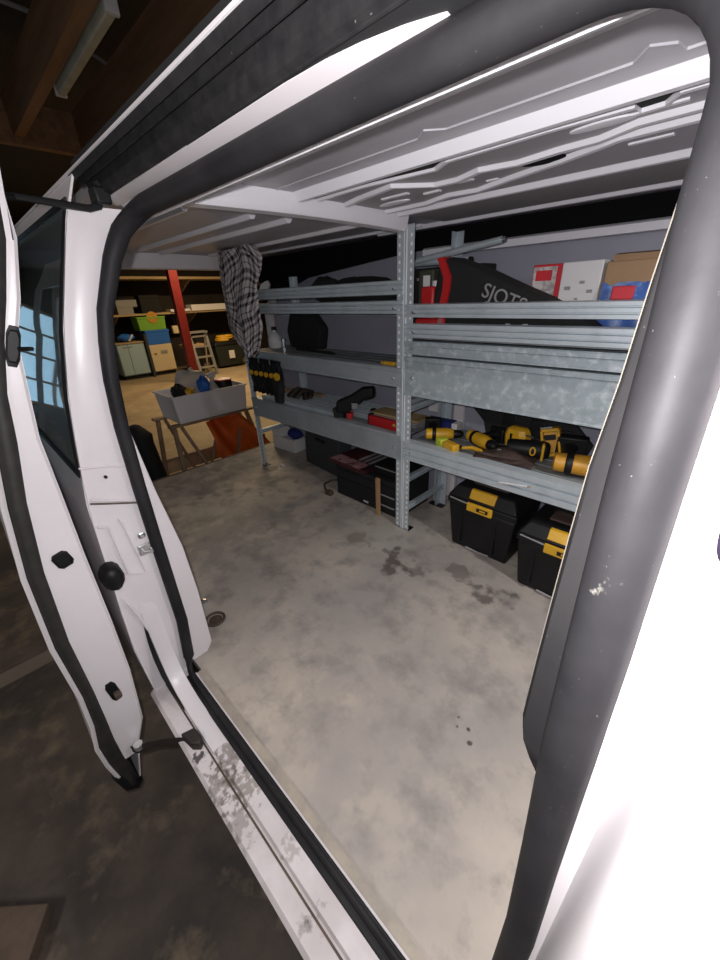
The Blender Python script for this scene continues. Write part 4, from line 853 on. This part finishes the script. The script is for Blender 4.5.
# ================================================================== GARAGE THINGS BEHIND THE VAN
# wooden folding stand with tub
sd = thing('folding_stand', 'brown wooden folding stand carrying the grey tub', 'stand', (-3.35, 1.38, GZ))
def SD(mb, n, m=oldwood, **k): return mb.build(n, m, sd, world=True, **k)
def bar(p, q, w_=.016, d_=.014):
    p, q = Vector(p), Vector(q); t = (q - p).normalized(); u = t.cross(Vector((1, 0, 0))).normalized(); v = t.cross(u)
    mb = MB(); mb.rings([[tuple(c + u * a * w_ + v * b * d_) for a, b in ((-1, -1), (1, -1), (1, 1), (-1, 1))] for c in (p, q)]); return mb
for x in (-3.17, -3.52): SD(MB().box(x - .03, x + .03, 1.02, 1.79, .135, .155), 'top_rail', bevel=.003)
for x, dx in ((-3.17, .10), (-3.52, -.10)):
    SD(bar((x, 1.06, .125), (x + dx, 1.02, GZ)), 'leg'); SD(bar((x, 1.72, .125), (x + dx, 1.86, GZ)), 'leg')
    SD(bar((x, 1.12, .125), (x + dx * .9, 1.32, GZ + .12), .012, .010), 'diagonal_brace'); SD(bar((x, 1.66, .125), (x + dx * .9, 1.46, GZ + .12), .012, .010), 'diagonal_brace')
    SD(bar((x + dx * .62, 1.03, -.27), (x + dx * .62, 1.80, -.27), .014, .012), 'cross_rail')
SD(bar((-3.13, 1.04, -.20), (-3.56, 1.04, -.20), .014, .012), 'side_rail')
tbv = thing('plastic_tub', 'pale grey plastic tub full of odds and ends on the stand', 'tub', (-3.33, 1.415, .156))
tm = MB()
o_, i_ = [(-.182, .182, -.305, .305), (-.195, .195, -.325, .325)], [(-.172, .172, -.295, .295), (-.187, .187, -.317, .317)]
def rc_(b, z): return [(b[0], b[2], z), (b[1], b[2], z), (b[1], b[3], z), (b[0], b[3], z)]
tm.rings([rc_(o_[0], 0), rc_(o_[1], .22), rc_(i_[1], .22), rc_(i_[0], .012)])
tm.build('tub_body', tubm, tbv, bevel=.006)
rim = MB(); rim.rings([rc_((-.205, .205, -.335, .335), .212), rc_((-.205, .205, -.335, .335), .224), rc_((-.19, .19, -.32, .32), .224), rc_((-.19, .19, -.32, .32), .212)], closed=True); rim.build('rim', tubm, tbv, bevel=.003)
for k in range(5): MB().box(.183, .1855, .05 + k * .022, .066 + k * .022, .115, .123, Matrix.Rotation(0, 4, 'Y')).build('printed_letter', slate, tbv)
ct = [('plastic_bag', 'crumpled clear plastic bag on the tub', film, (-3.37, 1.36, .30), (.085, .14, .115), 21, 'bag'), ('black_cloth', 'black cloth heaped at the left end of the tub', fabricblack, (-3.22, 1.185, .345), (.075, .055, .055), 22, 'cloth'),
      ('yellow_sponge', 'yellow sponge at the front of the tub', yellow, (-3.20, 1.245, .335), (.035, .05, .045), 23, 'sponge'), ('blue_cloth', 'blue cloth tucked in the middle of the tub', bluep, (-3.22, 1.40, .345), (.05, .05, .07), 24, 'cloth')]
for nm, lab, mt, (x, y, z), (a, b, c), sd_, cat in ct:
    tag(blob(MB(), x, y, z + c, a, b, c, 16, 10, sd_, .13).build(nm, mt, smooth=50), lab, cat)
lb = thing('spray_bottle', 'clear spray bottle with narrow neck standing in the tub', 'bottle', (-3.20, 1.47, .20))
MB().lathe([(.045, 0), (.048, .02), (.048, .17), (.018, .23), (.018, .27)], 14).build('bottle_body', film, lb, smooth=50); MB().prism([(-.03, .27), (-.04, .30), (.03, .32), (.03, .27)], 'x', -.014, .014).build('spray_head', wcard, lb)
bkt = thing('black_pot', 'black round pot with red lid edge at the right end of the tub', 'pot', (-3.27, 1.60, .20))
MB().lathe([(.06, 0), (.075, .20), (.07, .22), (.001, .22)], 16).build('pot_body', blackp, bkt, smooth=40); MB().lathe([(.074, .221), (.074, .232), (.02, .24), (.001, .24)], 16).build('lid', red, bkt)
os_ = thing('orange_sheet', 'orange plastic sheet draped down under the grey tub', 'sheet', (-3.34, 1.56, -.31))
def osf(u, v):
    y = -.235 + .06 * (1 - v) + u * (.34 + .22 * (1 - v))
    return (.17 + .05 * math.sin(7 * u + 3 * v) + .04 * (1 - v) + .02 * math.sin(15 * u), y, .43 * v + .03 * math.sin(6 * u) * (1 - v))
MB().grid(osf, 24, 14, .006).build('sheet_cloth', orangecloth, os_, smooth=70)
MB().grid(lambda u, v: (-.05 + .04 * math.sin(9 * u + 2 * v), -.10 + .34 * u, .43 * v), 14, 8, .006).build('rear_fold', orangecloth, os_, smooth=70)
tag(MB().rings([[( -3.25 + a * math.cos(2 * PI * q / 14), .80 + b * math.sin(2 * PI * q / 14) , z) for q in range(14)] for a, b, z in ((.16, .12, GZ), (.18, .14, -.35), (.15, .115, -.1), (.14, .10, .05), (.15, .105, .12), (.12, .08, .15), (.05, .04, .20), (.02, .02, .21))]).build('black_rubbish_sack', fabricblack, smooth=60), 'tall black sack standing behind the van beside the stand', 'sack')
tag(MB().box(-3.95, -3.88, .6, 2.3, GZ + .08, GZ + .20).build('dark_plank', oldwood), 'dark plank lying on the floor behind the stand', 'plank')
MBp = thing('plank_support', 'low wooden block holding up the dark plank', 'block', (-3.915, 1.9, GZ)); MB().box(-.05, .05, -.06, .06, 0, .08).build('block', oldwood, MBp)
# cabinets against the end wall
def cabinet(name, label, y0, y1, z1, mat, x=-10.5, d=.55):
    t = thing(name, label, 'cabinet', (x - d / 2, (y0 + y1) / 2, GZ)); h = z1 - GZ; hy = (y1 - y0) / 2
    MB().box(-d / 2, d / 2 - .02, -hy, hy, .10, h).build('carcass', mat, t, bevel=.005); MB().box(-d / 2 + .02, d / 2 - .06, -hy + .02, hy - .02, 0, .10).build('plinth', blackm, t)
    return t, h, hy, d
t, h, hy, d = cabinet('pale_blue_cabinet', 'pale blue two-door cabinet against the garage end wall', 2.72, 3.33, .22, cablue)
MB().box(d / 2 - .02, d / 2, -hy + .01, -.075, .12, h - .02).build('door', cablue, t, bevel=.003); MB().box(d / 2 - .02, d / 2, -.065, hy - .01, .12, h - .02).build('door', cablue, t, bevel=.003)
MB().box(d / 2, d / 2 + .012, -.18, .02, h - .08, h - .06).build('handle', greyp, t); MB().box(-d / 2 - .0, d / 2 + .01, -hy - .01, hy + .01, h + .001, h + .03).build('top', pine, t)
t, h, hy, d = cabinet('cream_cabinet', 'cream single-door cabinet below the blue crate', 3.42, 3.97, .14, cream)
MB().box(d / 2 - .02, d / 2, -hy + .01, hy - .01, .12, h - .02).build('door', cream, t, bevel=.003); MB().box(d / 2, d / 2 + .01, -.03, .13, h * .70, h * .80).build('vent', greyp, t); MB().box(d / 2, d / 2 + .015, -.19, -.13, h * .70, h * .74).build('latch', oldwood, t)
tag(MB().box(-11.05, -10.42, 3.345, 3.40, GZ, .40).build('dark_blue_board', slate), 'dark upright board between the two cabinets', 'board')
def crate(name, label, y0, y1, z0, z1, mat, x0=-10.95, x1=-10.5):
    t = thing(name, label, 'crate', ((x0 + x1) / 2, (y0 + y1) / 2, z0)); a, b = (x1 - x0) / 2, (y1 - y0) / 2; h = z1 - z0
    MB().frustum((-a + .012, a - .012, -b + .012, b - .012), (-a, a, -b, b), 0, h * .86).build('crate_body', mat, t, bevel=.006); MB().box(-a - .01, a + .01, -b - .01, b + .01, h * .86, h).build('rim', mat, t, bevel=.004)
    return t, h
t, h = crate('blue_crate', 'bright blue plastic crate on the cream cabinet', 3.42, 3.97, .141, .47, bluep)
t, h = crate('green_crate', 'lime green plastic crate on top of the blue crate', 3.32, 3.95, .4705, .77, greenp)
MB().lathe([(.13, 0), (.13, .006), (.001, .006)], 16, Matrix.Translation((.226, .03, h * .95)) @ Matrix.Rotation(PI / 2, 4, 'Y')).build('orange_sticker', orange_y, t)
bl = thing('blue_bundle', 'blue plastic bundle with white strap on the pale blue cabinet', 'bundle', (-10.72, 3.02, .251))
blob(MB(), 0, 0, .085, .16, .19, .085, 16, 9, 31, .1).build('bundle_body', bluep, bl, smooth=60); MB().tube([(.15, .02, .02), (.17, .08, .1), (.1, .14, .15)], .02, 6).build('strap', wcard, bl)
# shelves on the end wall
sh1 = thing('wall_shelf', 'lower pine wall shelf across the garage end wall', 'shelf', (-10.95, 4.9, .80)); MB().box(-.55, .25, -2.2, 2.6, 0, .045).build('board', pine, sh1)
sh2 = thing('wall_shelf', 'upper pine wall shelf near the top of the rear opening', 'shelf', (-10.95, 4.9, 1.58)); MB().box(-.55, .25, -2.2, 2.6, 0, .055).build('board', pine, sh2)
for t in (sh1, sh2):
    for y in (-1.9, 0, 2.2): MB().prism([(-.60, -.35), (-.60, 0), (.15, 0), (.15, -.03)], 'y', y - .02, y + .02).build('bracket', oldwood, t)
tag(MB().box(-10.95, -10.65, 4.2, 4.70, .846, .905).build('white_plank', wcard), 'short white plank on the lower wall shelf left of the red post', 'plank', 'planks on the lower wall shelf')
tag(MB().box(-11.0, -10.66, 4.75, 6.6, .846, .99).build('white_plank', wcard), 'long white plank stack on the lower wall shelf right of the red post', 'plank', 'planks on the lower wall shelf')
for i, (y0, y1, z0, z1, m_, lab) in enumerate(((3.02, 3.36, .846, 1.0, greyp, 'lower grey carton on the wall shelf by the door edge'), (3.02, 3.47, 1.001, 1.15, greyp, 'upper grey carton on the wall shelf by the door edge'), (3.55, 4.0, .846, 1.24, blackm, 'black cube-shaped box on the lower wall shelf'))):
    t = thing('stored_box', lab, 'box', (-10.85, (y0 + y1) / 2, z0), group='boxes on the lower wall shelf'); b = (y1 - y0) / 2; h = z1 - z0
    MB().box(-.15, .15, -b, b, 0, h * .8).build('box_body', m_, t, bevel=.004); MB().box(-.155, .155, -b - .005, b + .005, h * .8, h).build('lid', m_, t, bevel=.004)
pd = MB().box(-9.1, -8.96, 3.66, 3.84, GZ, 2.75).build('red_post', redpaint, bevel=.004); tag(pd, 'red painted steel post standing in the garage behind the van', 'post', None, 'structure')
# step ladder
la = thing('step_ladder', 'pale aluminium step ladder leaning behind the red post', 'ladder', (-9.5, 4.28, GZ))
for y in (-.2, .2): MB().prism([(.12, 0), (.17, 0), (-.08, 1.0), (-.13, 1.0)], 'y', y - .03, y + .03).build('stile', aluminium, la); MB().prism([(-.40, 0), (-.36, 0), (-.12, .98), (-.16, .98)], 'y', y - .015, y + .015).build('rear_stile', aluminium, la)
for k in range(4): MB().box(.10 - .062 * k, .19 - .062 * k, -.17, .17, .20 + .23 * k, .235 + .23 * k).build('tread', aluminium, la)
MB().box(-.22, .0, -.22, .22, .98, 1.02).build('top_plate', aluminium, la)
wl_ = thing('work_light', 'small cream work light hanging beside the red post', 'lamp', (-10.78, 4.28, .33)); MB().box(-.06, .06, -.10, .10, 0, .19).build('lamp_head', cream, wl_, bevel=.02); MB().tube([(0, 0, .19), (0, 0, .47)], .008, 6).build('hanger', blackm, wl_)
wb_ = thing('wheeled_bin', 'dark green wheeled bin by the garage end wall', 'bin', (-10.2, 5.25, GZ))
MB().frustum((-.22, .20, -.34, .34), (-.28, .26, -.42, .42), .06, .60).build('bin_body', M('dark_green_plastic', (.018, .026, .022), .5), wb_, bevel=.02); MB().frustum((-.30, .28, -.44, .44), (-.26, .24, -.38, .38), .601, .68).build('lid', blackp, wb_, bevel=.01)
MB().box(.235, .262, -.05, .10, .25, .45).build('label', wcard, wb_)
for y in (-.36, .36): MB().lathe([(.09, -.03), (.09, .03)], 14, Matrix.Translation((-.2, y, .09)) @ Matrix.Rotation(PI / 2, 4, 'X')).build('wheel', blackp, wb_)
hs = thing('yellow_hose', 'coil of yellow hose on the wheeled bin', 'hose', (-10.2, 5.28, .081))
co = MB()
for k in range(3): co.tube([((.19 - .02 * k) * math.cos(a), (.26 - .02 * k) * math.sin(a), .03 + .045 * k) for a in [2 * PI * i / 24 for i in range(25)]], .022, 6)
co.build('coil', yellow, hs, smooth=60); MB().tube([(.19, 0, .03), (.27, .06, .05), (.3, .12, .10)], .022, 6).build('hose_end', blackp, hs)
dm = thing('dark_machine', 'dark machine on a stand between ladder and cream cabinet', 'machine', (-10.35, 4.45, GZ))
MB().box(-.2, .2, -.28, .20, .62, .68).build('table', pine, dm); MB().box(-.15, .15, -.22, .12, .0, .61).build('pedestal', blackm, dm, bevel=.02); MB().lathe([(.11, 0), (.11, .10), (.05, .13), (.001, .13)], 16, Matrix.Translation((0, -.02, .681))).build('motor', blackp, dm)
# offcut and chalk line on the floor outside the door
tag(MB().prism([(-1.30, -.62), (-1.04, -.35), (-.93, -.42), (-1.0, -.75), (-1.3, -.8)], 'z', GZ, GZ + .05).build('broken_board', M('broken_board_wood', (.16, .115, .085), .8, col2=(.10, .07, .05), scale=9), bevel=.004), 'broken brown board lying on the garage floor below the door', 'board')
tag(MB().box(-2.24, -2.14, -2.5, -.1, GZ, GZ + .004).build('floor_batten', M('pale_concrete_joint', (.20, .17, .14), .8)), 'pale strip across the garage floor behind the sliding door', 'strip', None, 'structure')
